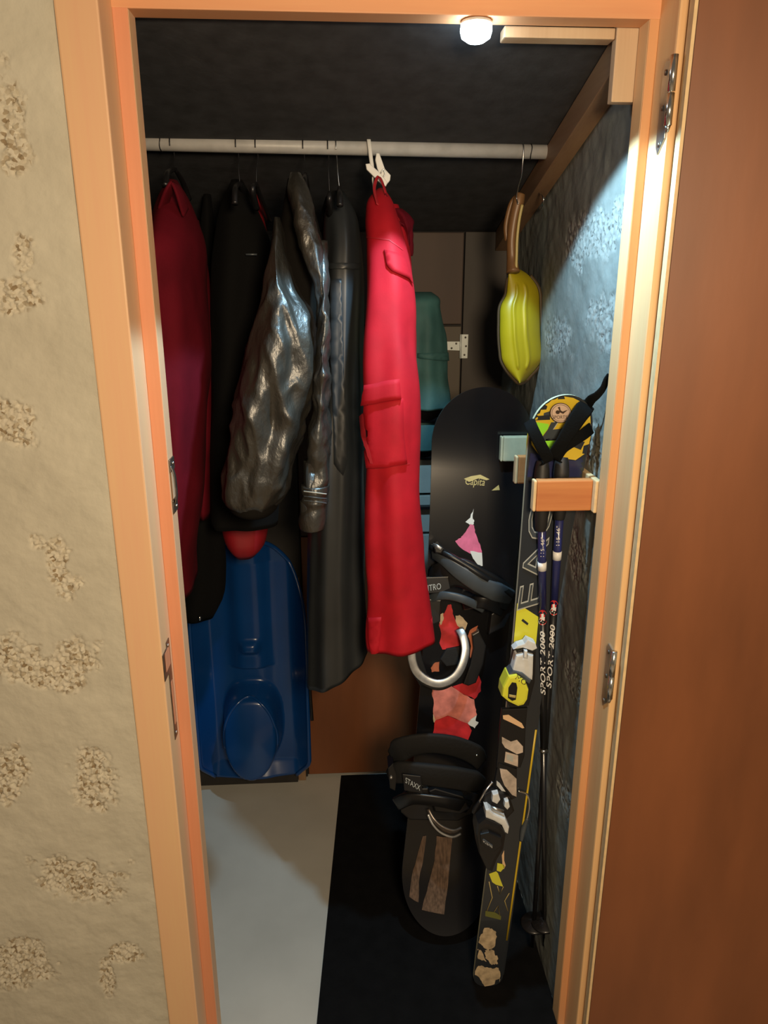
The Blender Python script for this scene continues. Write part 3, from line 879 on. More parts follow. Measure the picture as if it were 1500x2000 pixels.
# red trousers held by a white peg
k2 = empty('trousers', P(760, 380, Y=.46), 'bright red work trousers with cargo pocket, hung from a white peg', 'trousers')
lg = loft('leg', [(368, 738, 750, .49, .012), (385, 722, 762, .475, .03), (420, 715, 775, .45, .045), (480, 716, 792, .42, .052), (560, 716, 806, .39, .054), (650, 713, 813, .37, .055), (740, 712, 818, .35, .055), (900, 711, 820, .335, .055), (1000, 712, 824, .33, .055), (1100, 716, 831, .33, .055), (1180, 718, 842, .33, .056), (1244, 719, 848, .33, .057), (1256, 720, 849, .33, .057)],
     M['red_cloth'], k2, n=120, m=80, folds=((2, .07, .8, 2.2), (5, .07, 1.5, 1.8)), wr=.009, wf=(13, 10, 4.5), hemdy=.010)
loft('leg', [(400, 755, 778, .51, .02), (470, 770, 797, .49, .03), (560, 775, 806, .46, .03), (800, 760, 814, .41, .028), (1000, 760, 816, .395, .026), (1225, 770, 832, .39, .026)], M['red_cloth'], k2, n=60, m=48, folds=((4, .06, 1, 2),), wr=.005)
loft('waistband', [(408, 762, 786, .50, .02), (420, 765, 800, .50, .03), (440, 772, 808, .50, .035), (465, 782, 809, .50, .03), (490, 790, 806, .50, .02), (500, 794, 803, .50, .012)], M['crimson'], k2, n=24, m=32, folds=((4, .2, 1, 2),), wr=.012, wf=(22, 22, 22), hem=False)
bv = BV[lg.name]
patch_px('pocket_flap', [(752, 489), (772, 495), (790, 507), (797, 530), (803, 556), (795, 545), (780, 538), (766, 531), (757, 520)], bv, .006, M['red_cloth'], k2, th=.004, cut=8)
cp = patch_px('cargo_pocket', [(716, 785), (785, 778), (787, 860), (792, 905), (755, 913), (720, 914), (714, 850)], bv, .008, M['red_cloth'], k2, th=.006, cut=9)
patch_px('cargo_flap', [(719, 752), (778, 741), (781, 780), (750, 786), (716, 792)], bv, .015, M['red_cloth'], k2, th=.006, cut=9)
patch_px('pocket_pleat', [(712, 800), (719, 806), (724, 860), (733, 903), (728, 902), (717, 850)], bv, .013, M['red_piping'], k2, cut=8)
patch_px('seam', [(716, 462), (760, 468), (786, 487), (786, 489), (760, 470), (716, 464)], bv, .0012, M['red_piping'], k2, cut=6)
patch_px('knee_seam', [(733, 915), (800, 904), (800, 906), (733, 917)], bv, .0012, M['red_piping'], k2, cut=6)
patch_px('hem_gusset', [(722, 1205), (747, 1203), (745, 1240), (738, 1284), (728, 1284), (722, 1250)], bv, .006, M['red_cloth'], k2, th=.004, cut=8)
ribbon('tape_loop', [P(738, 400, Y=.42), P(731, 368, Y=.455), P(740, 345, Y=.475), P(752, 372, Y=.455), P(765, 425, Y=.44)], Vector((.6, .8, 0)), .008, .002, M['red_piping'], k2)
ribbon('drawcord', [P(752, 378, Y=.45), P(762, 400, Y=.45), P(771, 425, Y=.45), P(790, 440, Y=.45)], Vector((.6, .8, 0)), .004, .003, M['crimson'], k2)
patch_px('side_tab', [(816, 965), (822, 968), (833, 988), (832, 994), (824, 994)], bvh_of(bpy.data.objects[lg.name]), .002, M['red_cloth'], k2)

peg = empty('clothes_peg', P(738, 320, Y=RY - .02), 'white plastic hook peg on the rail above the red trousers', 'peg')
Yp = RY - .02
ribbon('hook', [P(728, 335, Y=Yp - .004), P(724, 305, Y=Yp - .004), P(721, 280, Y=Yp - .001), P(720, 272, Y=Yp + .010), P(722, 278, Y=Yp + .035)], Vector((1, 0, 0)), .008, .005, M['white_plastic'], peg)
prism = lambda nm, poly, h: poly_prism(nm, [P(x, y, Y=Yp - .012 - h) for x, y in poly], Vector((0, .012, 0)), M['white_plastic'], peg, .0015)
prism('jaw', [(714, 320), (722, 319), (745, 340), (757, 356), (754, 364), (747, 362), (716, 331)], .004)
prism('jaw', [(735, 299), (741, 299), (752, 330), (763, 342), (762, 352), (755, 361), (746, 350), (737, 330), (733, 312)], 0)
tube('spring', [P(744, 338, Y=Yp - .018), P(748, 331, Y=Yp - .019), P(752, 338, Y=Yp - .018), P(749, 346, Y=Yp - .018)], .0013, M['wire'], peg, 8)
tube('cord', [P(729, 335, Y=Yp), P(728, 352, Y=Yp), P(730, 372, Y=Yp)], .0018, M['white_plastic'], peg, 8)

# teal garment on the back wall, black bag and pale panel below it
j6 = empty('jacket', P(835, 580, Y=.95), 'teal green jacket hanging on the back wall behind the red trousers', 'jacket')
tl = loft('body', [(570, 800, 842, .965, .01), (580, 790, 856, .955, .03), (600, 780, 860, .95, .04), (650, 775, 868, .945, .045), (715, 772, 872, .94, .05), (760, 772, 876, .94, .05), (797, 774, 877, .94, .05)], M['teal'], j6, n=50, m=60, folds=((5, .08, .5, 2), (9, .04, 0, 2)), wr=.008, wf=(14, 12, 8))
patch_px('pocket_flap', [(815, 690), (872, 688), (873, 705), (845, 703), (816, 699)], BV[tl.name], .008, M['teal'], j6, th=.005)
loft('lining', [(790, 782, 868, .955, .035), (810, 786, 868, .955, .035), (822, 790, 866, .955, .03)], M['black_cloth'], j6, n=10, m=40, hem=False)
loft('hem', [(812, 786, 858, .965, .028), (840, 784, 862, .965, .03), (878, 786, 860, .965, .03)], M['teal'], j6, n=20, m=40, folds=((5, .08, .5, 2),), wr=.004)
pp = empty('panel', P(828, 1000, Y=.985), 'pale grey boards standing between the red trousers and the snowboard', 'panel')
for y0, y1 in ((898, 964), (968, 1040), (1044, 1140)):
    a = P(770, y1, Y=.985); b = P(850, y0, Y=.985)
    box('board', (a.x, .985, a.z), (b.x, 1.0155, b.z), M['pale_panel'], pp, .002)
a = P(800, 895, Y=.96); b = P(850, 881, Y=.96)
box('ledge', (a.x, .955, a.z), (b.x, 1.013, b.z), M['black_cloth'], pp, .002)
a = P(815, 996, Y=.965); b = P(842, 989, Y=.965)
box('handle', (a.x, .965, a.z), (b.x, .985, b.z), M['bind_black'], pp, .002)

# ------------------------------------------------------------------ blue sled
def make_sled():
    s = empty('sled', Vector((P(487, 1300, Y=.92).x, .95, .060)), 'blue plastic bob sled stood on end at the back of the cupboard', 'sled')
    c0 = P(487, 1300, Y=.92)
    W, H = .178, .84
    nx, nz = 84, 130
    v, f = [], []
    def half(t):   # half width at height t (0 bottom .. 1 top)
        if t < .10: return W * (.74 + .26 * math.sin(t / .10 * math.pi / 2))
        if t > .62: return W * math.sqrt(max(1 - ((t - .62) / .385) ** 2.3, 0.0))
        return W
    def bump(x, z):
        ax = abs(x)
        h = .0
        h += .055 * max(0, min(1, (ax - .125) / .05)) ** 1.5                       # side walls rise to the rim
        h -= .010 * max(0, min(1, (ax - .185) / .02))
        h += .030 * math.exp(-((x) / .055) ** 4) * (1 if z > .40 else .3)            # middle ridge
        h += .022 * math.exp(-((x - .0) / .030) ** 4 - ((z - .478) / .020) ** 4)    # raised pad
        ex, ez = (x + .004) / .092, (z - .190) / .150
        d = math.hypot(ex, ez) if ez < 0 else (abs(ex) ** 2.8 + abs(ez) ** 2.8) ** (1 / 2.8)
        if d < 1.25:                                                                # hollow seat bulge at the foot
            k = max(0, min(1, (1.08 - d) / .22)); k = k * k * (3 - 2 * k)
            h = h * (1 - k) + k * (.085 + .02 * (1 - ez) + .022 * max(0, 1 - d * d))
        h += .05 * max(0, (.05 - z) / .05) * max(0, 1 - (ax / .2) ** 2) * .6
        return h
    for i in range(nz + 1):
        t = i / nz
        z = t * H
        hw = max(half(t), .004)
        for j in range(nx + 1):
            x = (j / nx * 2 - 1) * hw
            y = .995 - .10 * max(0, 1 - t) ** 1.2 * .25 - bump(x, z) - .03 * max(0, (t - .9) / .1)
            v.append(Vector((c0.x + x, y, z + .063)))
    k = nx + 1
    for i in range(nz):
        for j in range(nx):
            f.append((i * k + j, i * k + j + 1, (i + 1) * k + j + 1, (i + 1) * k + j))
    sh = obj('shell', v, f, M['blue'], s, True)
    md = sh.modifiers.new('thickness', 'SOLIDIFY'); md.thickness = .004; md.offset = 1
    bv = bvh_of(sh)
    rim = []
    for i in range(0, nz + 1, 3): rim.append(v[i * k + nx] + Vector((.001, -.002, 0)))
    for i in range(nz, -1, -3): rim.append(v[i * k] + Vector((-.001, -.002, 0)))
    tube('rim', rim, .007, M['blue'], s, 8, k=2)
    for sx_ in (1, -1):
        x = c0.x + sx_ * (W + .010)
        ribbon('brake_lever', [(x, .94, .44), (x, .93, .39), (x + sx_ * .003, .92, .32), (x + sx_ * .004, .92, .29)], Vector((0, 1, 0)), .03, .009, M['bind_black'], s, taper=[1, .9, .6, .3])
        tube('brake_pivot', [Vector((x - sx_ * .014, .94, .425)), Vector((x + sx_ * .007, .94, .425))], .008, M['steel'], s, 10)
    e = [(c0.x - .004 + .090 * math.cos(a), 0, .253 + .148 * math.sin(a)) for a in [math.pi * q / 14 for q in range(-1, 16)]]
    rp = []
    for (x, _, z) in e:
        loc, nr, ix, ds = bv.ray_cast(Vector((c0.x - .004 + (x - c0.x + .004) * .94, 0, .253 + (z - .253) * .94)), Vector((0, 1, 0)))
        if loc: rp.append(loc + Vector((0, -.002, 0)))
    if len(rp) > 3: tube('seat_lip', rp, .005, M['blue'], s, 8, k=2)
    return s
make_sled()

# ------------------------------------------------------------------ floor mat
mp_ = [P(668, 1517, Z=.006), P(618, 2010, Z=.006)]
mt = poly_prism('floor_mat', [Vector((-.088, 1.0125, .006)), Vector((.4145, 1.0125, .006)), Vector((.4145, .1135, .006)), Vector((.407, .1135, .006)), Vector((.407, -.01, .006)), Vector((-.158, -.01, .006))], Vector((0, 0, -.0055)), M['rubber'], None, .0015)
tag(mt, 'black rubber mat on the cupboard floor under the skis and snowboard', 'mat')

# ------------------------------------------------------------------ boards
def long_board(name, T, N, xdir, prof, thick, mat_top, mat_side, parent, tipn, tailn, n=90, m=16, flip=1, tip_len=.2, side2=None):
    """ski or board blank: prof gives half width along the length 0..1, ends bend up by tipn / tailn"""
    e = (N - T); Ln = e.length; e = e.normalized()
    x = (xdir - e * xdir.dot(e)).normalized()
    nn = x.cross(e).normalized()       # looks toward the room
    if nn.y > 0: nn = -nn
    s = np.array([(0.5 - 0.5 * math.cos(math.pi * i / (n - 1)),) * 2 for i in range(n)])
    s[:, 1] = [prof(q) for q in s[:, 0]]
    top, bot = [], []
    for i in range(n):
        t = s[i, 0]; hw = max(s[i, 1], .0008)
        d = t * Ln
        b = 0
        if d < tip_len: b = tailn * (1 - d / tip_len) ** 2
        if Ln - d < tip_len: b = tipn * (1 - (Ln - d) / tip_len) ** 2
        for j in range(m + 1):
            u = (j / m * 2 - 1)
            p = T + e * d + x * u * hw + nn * b * flip
            top.append(p)
    bot = [p - nn * thick * flip for p in top]
    k = m + 1
    f = [(i * k + j, i * k + j + 1, (i + 1) * k + j + 1, (i + 1) * k + j) for i in range(n - 1) for j in range(m)]
    deck = obj('topsheet', top, f, mat_top, parent, True)
    nb = len(top)
    ring = [j for j in range(k)] + [i * k + m for i in range(1, n)] + [(n - 1) * k + j for j in range(m - 1, -1, -1)] + [i * k for i in range(n - 2, 0, -1)]
    v2 = [top[q] - nn * .0003 * flip for q in ring] + [bot[q] for q in ring]
    r = len(ring)
    f2 = [(i, (i + 1) % r, r + (i + 1) % r, r + i) for i in range(r)]
    side = obj('sidewall', v2, f2, mat_side, parent, False)
    base = obj('base', bot, [q[::-1] for q in f], mat_top, parent, True, recalc=False)
    return deck, e, x, nn, Ln

# snowboard
T = P(864, 1806, Z=.030); N = P(950, 758, Y=.600)
sb = empty('snowboard', P(852, 1806, Z=.008), 'black snowboard with red and pink artwork standing between the red trousers and the skis', 'snowboard')
def prof(t):
    if t > .905: return .1235 * math.sqrt(max(1 - ((t - .905) / .095) ** 2.1, 0))
    if t < .11: return .117 * math.sqrt(max(1 - ((.11 - t) / .11) ** 2.2, 0))
    return .106 + (.0175 * ((t - .48) / .425) ** 2 if t > .48 else .011 * ((.48 - t) / .37) ** 2)
deck, be, bxv, bn, bL = long_board('snowboard', T, N, Vector((1, -.03, .0)), prof, .008, M['board_top'], M['board_edge'], sb, .045, .045, n=110, m=20)
bvb = bvh_of(deck)
Z7 = lambda l: [(740 + a / 4.444, 1030 + b / 4.444) for a, b in l]
Z6 = lambda l: [(680 + a / 2.727, 700 + b / 2.727) for a, b in l]
Z1 = lambda l: [(600 + a / 2.5, 1500 + b / 2.5) for a, b in l]
art = [('ptex_pink', Z6([(655, 880), (670, 890), (675, 925), (690, 965), (705, 1000), (712, 1035), (650, 1040), (600, 1010), (570, 972), (600, 955), (615, 935), (640, 900)])),
       ('ptex_white', Z6([(625, 870), (650, 848), (668, 800), (662, 850), (672, 868), (668, 885), (645, 885)])),
       ('ptex_white', Z6([(648, 1025), (712, 1035), (716, 1105), (690, 1098), (665, 1065)])),
       ('ptex_red', Z7([(600, 670), (630, 670), (640, 750), (680, 850), (720, 900), (720, 990), (690, 1050), (550, 1060), (525, 1000), (540, 920), (520, 850), (528, 790), (570, 740)])),
       ('ptex_cream', Z7([(518, 800), (530, 755), (560, 742), (560, 800), (535, 850)])),
       ('ptex_cream', Z7([(665, 765), (700, 760), (740, 800), (770, 830), (740, 910), (705, 885), (660, 840)])),
       ('ptex_orange', Z7([(790, 890), (860, 850), (832, 930), (840, 1010), (880, 1060), (915, 1110), (900, 1150), (862, 1200), (850, 1260), (815, 1260), (815, 1200), (790, 1120), (800, 1030), (770, 940)])),
       ('ptex_red', Z7([(850, 1255), (890, 1340), (885, 1420), (830, 1490), (740, 1450), (640, 1380), (800, 1335), (815, 1262)])),
       ('ptex_salmon', Z7([(470, 1385), (600, 1355), (640, 1383), (740, 1452), (828, 1492), (835, 1560), (850, 1625), (800, 1660), (770, 1700), (600, 1632), (490, 1672), (470, 1600), (475, 1500), (460, 1440)])),
       ('ptex_red', Z7([(490, 1674), (600, 1634), (770, 1702), (805, 1760), (760, 1880), (640, 1870), (540, 1830), (465, 1800), (480, 1740)])),
       ('ptex_white', Z7([(800, 1640), (850, 1622), (838, 1680), (865, 1692), (830, 1742), (790, 1720), (760, 1680)])),
       ('ptex_cream', Z7([(470, 1620), (500, 1650), (495, 1690), (475, 1690)])),
       ('ptex_orange', Z7([(450, 1220), (490, 1170), (525, 1165), (525, 1250), (460, 1255)])),
       ('ptex_brown', Z1([(566, 330), (582, 330), (570, 420), (545, 560), (542, 655), (498, 628), (515, 500), (545, 400)])),
       ('ptex_brown', Z1([(632, 330), (708, 340), (692, 520), (668, 715), (560, 692), (592, 560), (622, 450)]))]
for i, (m_, poly) in enumerate(art):
    patch_px('artwork', rough(poly, 1.0, 3, i), bvb, .0006 + .0002 * (i % 5), M[m_], sb, cut=14)
text_px('lettering', 'Capita', bvb, (907, 946), (15, 1.0), (0, -21), M['ptex_gold'], sb, .0012, shear=.3)
patch_px('scuff', [(906, 935), (920, 930), (938, 927), (956, 936), (950, 938), (935, 934), (916, 941)], bvb, .0008, M['ptex_gold'], sb)
patch_px('scuff', [(960, 958), (974, 947), (976, 957)], bvb, .0008, M['ptex_gold'], sb)

def onb(px, py, h):       # point at height h above the snowboard deck
    return PP(px, py, T + bn * h * .72, bn)
def binding(kind, label):
    b = empty('binding', (0, 0, 0), None, None); b.parent = sb; b.location = -sb.location
    b['label'] = label
    up = kind == 'upper'
    if up:
        cx, cy = 893, 1262
        base = [(842, 1205), (880, 1196), (930, 1205), (948, 1240), (940, 1290), (925, 1325), (880, 1338), (838, 1325), (828, 1280), (832, 1235)]
    else:
        base = [(790, 1505), (830, 1490), (885, 1495), (920, 1520), (915, 1570), (900, 1600), (850, 1605), (800, 1590), (785, 1550)]
    def B(p, h0, h1, m, nm, bev=.003): return prism_px(nm, p, T, bn, h0 * .72, h1 * .72, M[m], b, bev)
    if up:
        # base plate is a frame so that the artwork shows inside it
        B([(922, 1240), (936, 1232), (950, 1262), (944, 1298), (930, 1334), (915, 1340), (905, 1336), (918, 1300), (925, 1268)], .0, .022, 'bind_black', 'base_rail')
        B([(806, 1270), (820, 1262), (826, 1290), (835, 1318), (850, 1330), (846, 1342), (820, 1340), (808, 1318)], .0, .022, 'bind_black', 'base_rail')
        B([(872, 1268), (902, 1262), (912, 1280), (900, 1298), (872, 1302), (860, 1288)], .0, .012, 'bind_pad', 'disc')
        # alloy heel hoop
        pts = [onb(804, 1262, .075), onb(805, 1288, .078), onb(814, 1312, .08), onb(836, 1330, .082), onb(862, 1335, .084), onb(888, 1322, .084), onb(903, 1298, .080), onb(909, 1268, .07), onb(904, 1242, .055), onb(897, 1228, .04)]
        hc = onb(860, 1288, .08)
        ribbon('heel_hoop', pts, [(hc - q) for q in pts], .020, .005, M['alu'], b)
        ribbon('hoop_edge', [p + bn * -.006 + Vector((0, 0, -.014)) for p in pts], bn, .010, .010, M['bind_black'], b)
        # straps and folded highback
        ribbon('highback', [onb(842, 1150, .03), onb(860, 1128, .07), onb(895, 1118, .09), onb(935, 1135, .09), onb(975, 1160, .07), onb(1000, 1180, .03)], be * .8 + bn * .2, .085, .008, M['bind_black'], b, taper=[.5, .8, .9, .8, .8, .5])
        ribbon('ankle_strap', [onb(846, 1082, .045), onb(868, 1094, .10), onb(900, 1118, .115), onb(935, 1140, .115), onb(970, 1156, .10), onb(998, 1166, .05)], be * .9 + bn * .3, .040, .012, M['bind_grey'], b, taper=[.5, .75, 1, 1.1, 1.2, .9])
        ribbon('strap_edge', [onb(843, 1068, .06), onb(872, 1082, .108), onb(910, 1104, .12), onb(950, 1130, .118), onb(1003, 1163, .06)], be, .014, .016, M['bind_black'], b)
        ribbon('toe_strap', [onb(838, 1170, .03), onb(862, 1163, .085), onb(890, 1166, .10), onb(918, 1176, .095), onb(945, 1190, .05)], be * .9 + bn * .2, .020, .008, M['bind_grey'], b)
        ribbon('toe_strap', [onb(905, 1180, .03), onb(935, 1176, .085), onb(960, 1182, .08), onb(985, 1195, .03)], be * .9 + bn * .2, .030, .008, M['bind_black'], b)
        tabp = prism_px('strap_tab', [(828, 1128), (876, 1126), (880, 1150), (862, 1158), (828, 1160)], T, bn, .054, .063, M['bind_black'], b, .002)
        text_px('lettering', 'NITRO', bvh_of(tabp), (826, 1156), (11.8, -1.9), (-1, -17), M['line_pale'], b, .0008)
        B([(848, 1070), (858, 1063), (868, 1072), (862, 1082), (850, 1080)], .05, .118, 'bind_black', 'buckle')
        ribbon('ladder', [onb(846, 1064, .10), onb(852, 1066, .122), onb(862, 1072, .124)], be, .008, .003, M['alu'], b)
        B([(960, 1200), (1000, 1165), (1004, 1185), (985, 1225), (955, 1240)], .0, .045, 'bind_black', 'heel_cup')
        B([(838, 1170), (862, 1172), (860, 1215), (842, 1222)], .0, .05, 'bind_black', 'heel_cup')
    else:
        B([(782, 1560), (800, 1540), (900, 1538), (935, 1552), (925, 1588), (895, 1604), (800, 1602), (784, 1588)], .0, .024, 'bind_black', 'base_plate', .004)
        ribbon('highback', [onb(768, 1480, .03), onb(785, 1462, .08), onb(830, 1452, .11), onb(880, 1456, .11), onb(925, 1472, .08), onb(940, 1490, .03)], be * .8 + bn * .3, .075, .010, M['bind_pad'], b, taper=[.6, .8, .8, .8, .7, .5])
        ribbon('ankle_strap', [onb(762, 1515, .04), onb(785, 1508, .10), onb(830, 1512, .125), onb(880, 1518, .12), onb(920, 1525, .09), onb(940, 1530, .04)], be * .9 + bn * .3, .065, .014, M['bind_pad'], b, taper=[.5, .9, 1, 1, .9, .5])
        ribbon('toe_strap', [onb(775, 1570, .04), onb(800, 1560, .085), onb(840, 1562, .10), onb(880, 1568, .095), onb(915, 1575, .04)], be * .9 + bn * .3, .034, .010, M['bind_black'], b)
        tabp = prism_px('strap_tab', [(786, 1512), (822, 1516), (826, 1550), (790, 1544)], T, bn, .092, .099, M['bind_black'], b, .002)
        text_px('lettering', 'STAXX', bvh_of(tabp), (791, 1528), (9.3, 5.2), (1.5, -15), M['line_pale'], b, .0008)
        pts = [onb(836, 1580, .075), onb(846, 1600, .085), onb(862, 1616, .09), onb(884, 1624, .09), onb(900, 1618, .08)]
        ribbon('heel_hoop', pts, bn * .6 + Vector((0, 0, .6)), .034, .006, M['alu_brown'], b, taper=[.5, .9, 1.1, 1, .5])
        ribbon('hoop_edge', [p + Vector((0, 0, -.016)) for p in pts], bn, .006, .005, M['alu'], b)
        tube('rivet', [onb(931, 1475, .085), onb(931, 1475, .088)], .003, M['bright_steel'], b, 8)
        B([(758, 1500), (768, 1490), (776, 1515), (772, 1545), (762, 1540)], .0, .09, 'bind_black', 'heel_cup')
        tube('rivet', [onb(764, 1518, .091), onb(764, 1518, .094)], .004, M['alu'], b, 8)
        B([(838, 1545), (850, 1540), (905, 1556), (918, 1580), (900, 1590), (850, 1586)], .03, .07, 'bind_black', 'buckle')
binding('upper', 'upper binding with bare alloy heel hoop')
binding('lower', 'lower binding, all black')

# skis
def ski(front):
    T = P(951, 1924, Z=.004); N = P(1103, 767, Y=.186)
    if not front:
        T = T + Vector((.006, .016, 0)); N = N + Vector((.002, .018, -.022))
    s = empty('ski', T, 'black and yellow ski facing the room in the wooden rack' if front else 'yellow edged ski standing behind the lettered ski in the rack', 'ski', 'pair of skis in the rack')
    def prof(t):
        if t > .945: return .0600 * math.sqrt(max(1 - ((t - .945) / .055) ** 2.3, 0))
        if t < .02: return .036 * math.sqrt(max(1 - ((.02 - t) / .02) ** 2.2, 0))
        return .035 + .0250 * max(0, (t - .45) / .495) ** 1.6 + .001 * max(0, (.45 - t) / .43)
    deck, e, x, n, L = long_board('ski', T, N, Vector((1, .0, .0)), prof, .010, M['ski_top'], M['ski_side_pale'] if front else M['ski_side'], s, .030 if front else .015, .004, n=100, m=10, flip=1 if front else -1, tip_len=.16)
    return s, deck, e, x, n, T
sk, deck, se, sxv, sn, ST = ski(True)
sk2, deck2, _, _, _, _ = ski(False)
bvs = bvh_of(deck)
ribbon('edge_stripe', [ST + se * d + sxv * (.0335 + .0005 * (d / .7)) + sn * .0012 for d in (.14, .3, .45, .6, .72)], sxv, .0042, .0012, M['ski_side'], sk, k=1)
Z4 = lambda l: [(900 + a / 4.286, 700 + b / 4.286) for a, b in l]
Z5 = lambda l: [(900 + a / 4.286, 1150 + b / 4.286) for a, b in l]
ZB = lambda l: [(880 + a / 4.0, 1480 + b / 4.0) for a, b in l]
A = [('ski_yellow', [(625, 430), (660, 372), (740, 328), (840, 312), (940, 328), (1020, 368), (1080, 440), (1085, 520), (1085, 650), (1060, 780), (960, 850), (880, 838), (760, 850), (650, 800), (590, 720), (590, 540)]),
     ('ski_navy', [(580, 790), (650, 802), (760, 852), (960, 852), (1055, 800), (1030, 990), (555, 990)]),
     ('ski_top', [(610, 480), (745, 470), (745, 510), (608, 516)]),
     ('ski_top', [(905, 478), (1000, 470), (985, 512), (900, 515)]),
     ('ski_green', [(600, 540), (640, 530), (735, 545), (730, 580), (668, 662), (615, 600)]),
     ('ski_green', [(745, 625), (855, 680), (765, 800), (690, 690)]),
     ('ski_slate', [(755, 528), (800, 530), (765, 590), (900, 575), (880, 645), (850, 678), (742, 620), (702, 685), (670, 665), (725, 590)]),
     ('ski_top', [(1000, 760), (1035, 690), (1005, 690), (930, 725), (940, 735)]),
     ('dirty_white', [(985, 625), (1085, 545), (1085, 565), (1010, 618)])]
for i, (m_, p) in enumerate(A):
    patch_px('artwork', Z4(p), bvs, .0012 + .0004 * i, M[m_], sk, cut=7)
circ = lambda cx, cy, rx, ry, n=24: [(cx + rx * math.cos(2 * math.pi * i / n), cy + ry * math.sin(2 * math.pi * i / n)) for i in range(n)]
c0 = (900 + 830 / 4.286, 700 + 445 / 4.286)
patch_px('sticker', circ(c0[0], c0[1], 21, 20), bvs, .0056, M['ink'], sk)
patch_px('sticker', circ(c0[0], c0[1], 19.6, 18.6), bvs, .0060, M['sticker'], sk)
patch_px('sticker', circ(c0[0], c0[1], 17.6, 16.6), bvs, .0063, M['ink'], sk)
patch_px('sticker', circ(c0[0], c0[1], 16.9, 15.9), bvs, .0066, M['sticker'], sk)
patch_px('sticker', circ(c0[0] - 6, c0[1] - 2, 4.2, 3.8), bvs, .0070, M['ink'], sk)
patch_px('sticker', Z4([(805, 395), (822, 390), (828, 420), (845, 432), (890, 415), (850, 450), (825, 440)]), bvs, .0070, M['ink'], sk)
text_px('sticker', 'SPORTS', bvs, (c0[0] - 16.5, c0[1] + 11), (8.4, 0), (0, -9.5), M['ink'], sk, .0070)
text_px('lettering', 'DE', bvs, (1048, 921), (9, .5), (0, -10), M['print_white'], sk, .004)
# big outlined name running up the ski
ex = (P(0, 0, Y=1) * 0)
def ski_word(body, org, per, m1, m2, off, inset=-.012):
    dx = (.135 * per * .98, -per); dy = (-62, -9)
    text_px('lettering', body, bvs, org, dx, dy, M[m1], sk, off, shear=-.25, offset=.012)
    if m2: text_px('lettering', body, bvs, org, dx, dy, M[m2], sk, off + .0006, shear=-.25, offset=inset)
patch_px('artwork', [(1003, 1255), (1010, 1178), (1052, 1205), (1046, 1265), (1040, 1258)], bvs, .0006, M['ski_lemon'], sk)
patch_px('artwork', [(1018, 1212), (1021, 1208), (1032, 1217), (1030, 1221)], bvs, .0012, M['ski_top'], sk)
ski_word('EACON', (1054, 1186), 116, 'line_pale', 'ski_slate', .0010)
# toe piece
def S(nm, p, h0, h1, m, bev=.002, par=sk): return prism_px(nm, p, ST, sn, h0, h1, M[m], par, bev)
toe = empty('toe_piece', (0, 0, 0), None, None); toe.parent = sk; toe.location = -sk.location; toe['label'] = 'white and yellow toe piece'
S('base', Z5([(395, 720), (450, 480), (630, 520), (620, 780), (570, 980), (420, 990), (350, 900)]), .0, .012, 'bind_black', par=toe)
S('wing', Z5([(440, 510), (475, 478), (535, 460), (560, 425), (625, 455), (640, 500), (600, 520), (520, 495), (460, 505)]), .010, .030, 'snow_white', par=toe)
S('bridge', Z5([(470, 520), (525, 500), (620, 520), (615, 580), (540, 560), (470, 560)]), .010, .024, 'bind_black', par=toe)
S('body', Z5([(465, 560), (525, 548), (528, 580), (555, 585), (560, 548), (610, 560), (605, 720), (600, 770), (520, 720), (430, 700)]), .010, .034, 'snow_white', .004, toe)
S('tongue', Z5([(532, 520), (560, 522), (553, 580), (530, 578)]), .030, .038, 'snow_white', par=toe)
hp = S('housing', Z5([(400, 735), (470, 722), (545, 780), (572, 850), (560, 930), (530, 975), (480, 988), (400, 950), (345, 905), (355, 830)]), .008, .046, 'ski_lemon', .006, toe)
S('window', Z5([(430, 785), (465, 790), (475, 830), (462, 930), (430, 940), (395, 915), (400, 830)]), .044, .0475, 'bind_black', .001, toe)
S('insert', Z5([(405, 885), (462, 895), (458, 915), (405, 905)]), .047, .0485, 'ptex_gold', .0005, toe)
text_px('lettering', 'MO', bvh_of(hp), (1005, 1325), (13, 9), (6, -12), M['ink'], toe, .0008)
S('collar', Z5([(405, 720), (440, 690), (520, 710), (590, 770), (575, 800), (540, 775), (470, 720), (410, 738)]), .008, .040, 'bind_grey', .003, toe)
# middle plate with prints
S('plate', Z5([(345, 1010), (560, 1000), (545, 1150), (535, 1400), (500, 1500), (300, 1500), (330, 1150)]), .0, .008, 'bind_black')
S('plate_print', Z5([(352, 1060), (400, 1055), (510, 1125), (532, 1165), (515, 1168), (420, 1120), (355, 1090)]), .008, .0086, 'peach', 0)
S('plate_print', Z5([(345, 1240), (420, 1280), (470, 1265), (520, 1320), (520, 1370), (470, 1385), (370, 1330), (345, 1290)]), .008, .0086, 'dirty_white', 0)
S('plate_print', Z5([(375, 1365), (480, 1395), (478, 1490), (365, 1450)]), .008, .009, 'dirty_white', 0)
S('plate_print', Z5([(385, 1385), (440, 1400), (438, 1450), (383, 1430)]), .009, .0094, 'line_pale', 0)
patch_px('artwork', Z5([(315, 1370), (345, 1372), (338, 1430), (308, 1428)]), bvs, .001, M['ski_lemon'], sk)
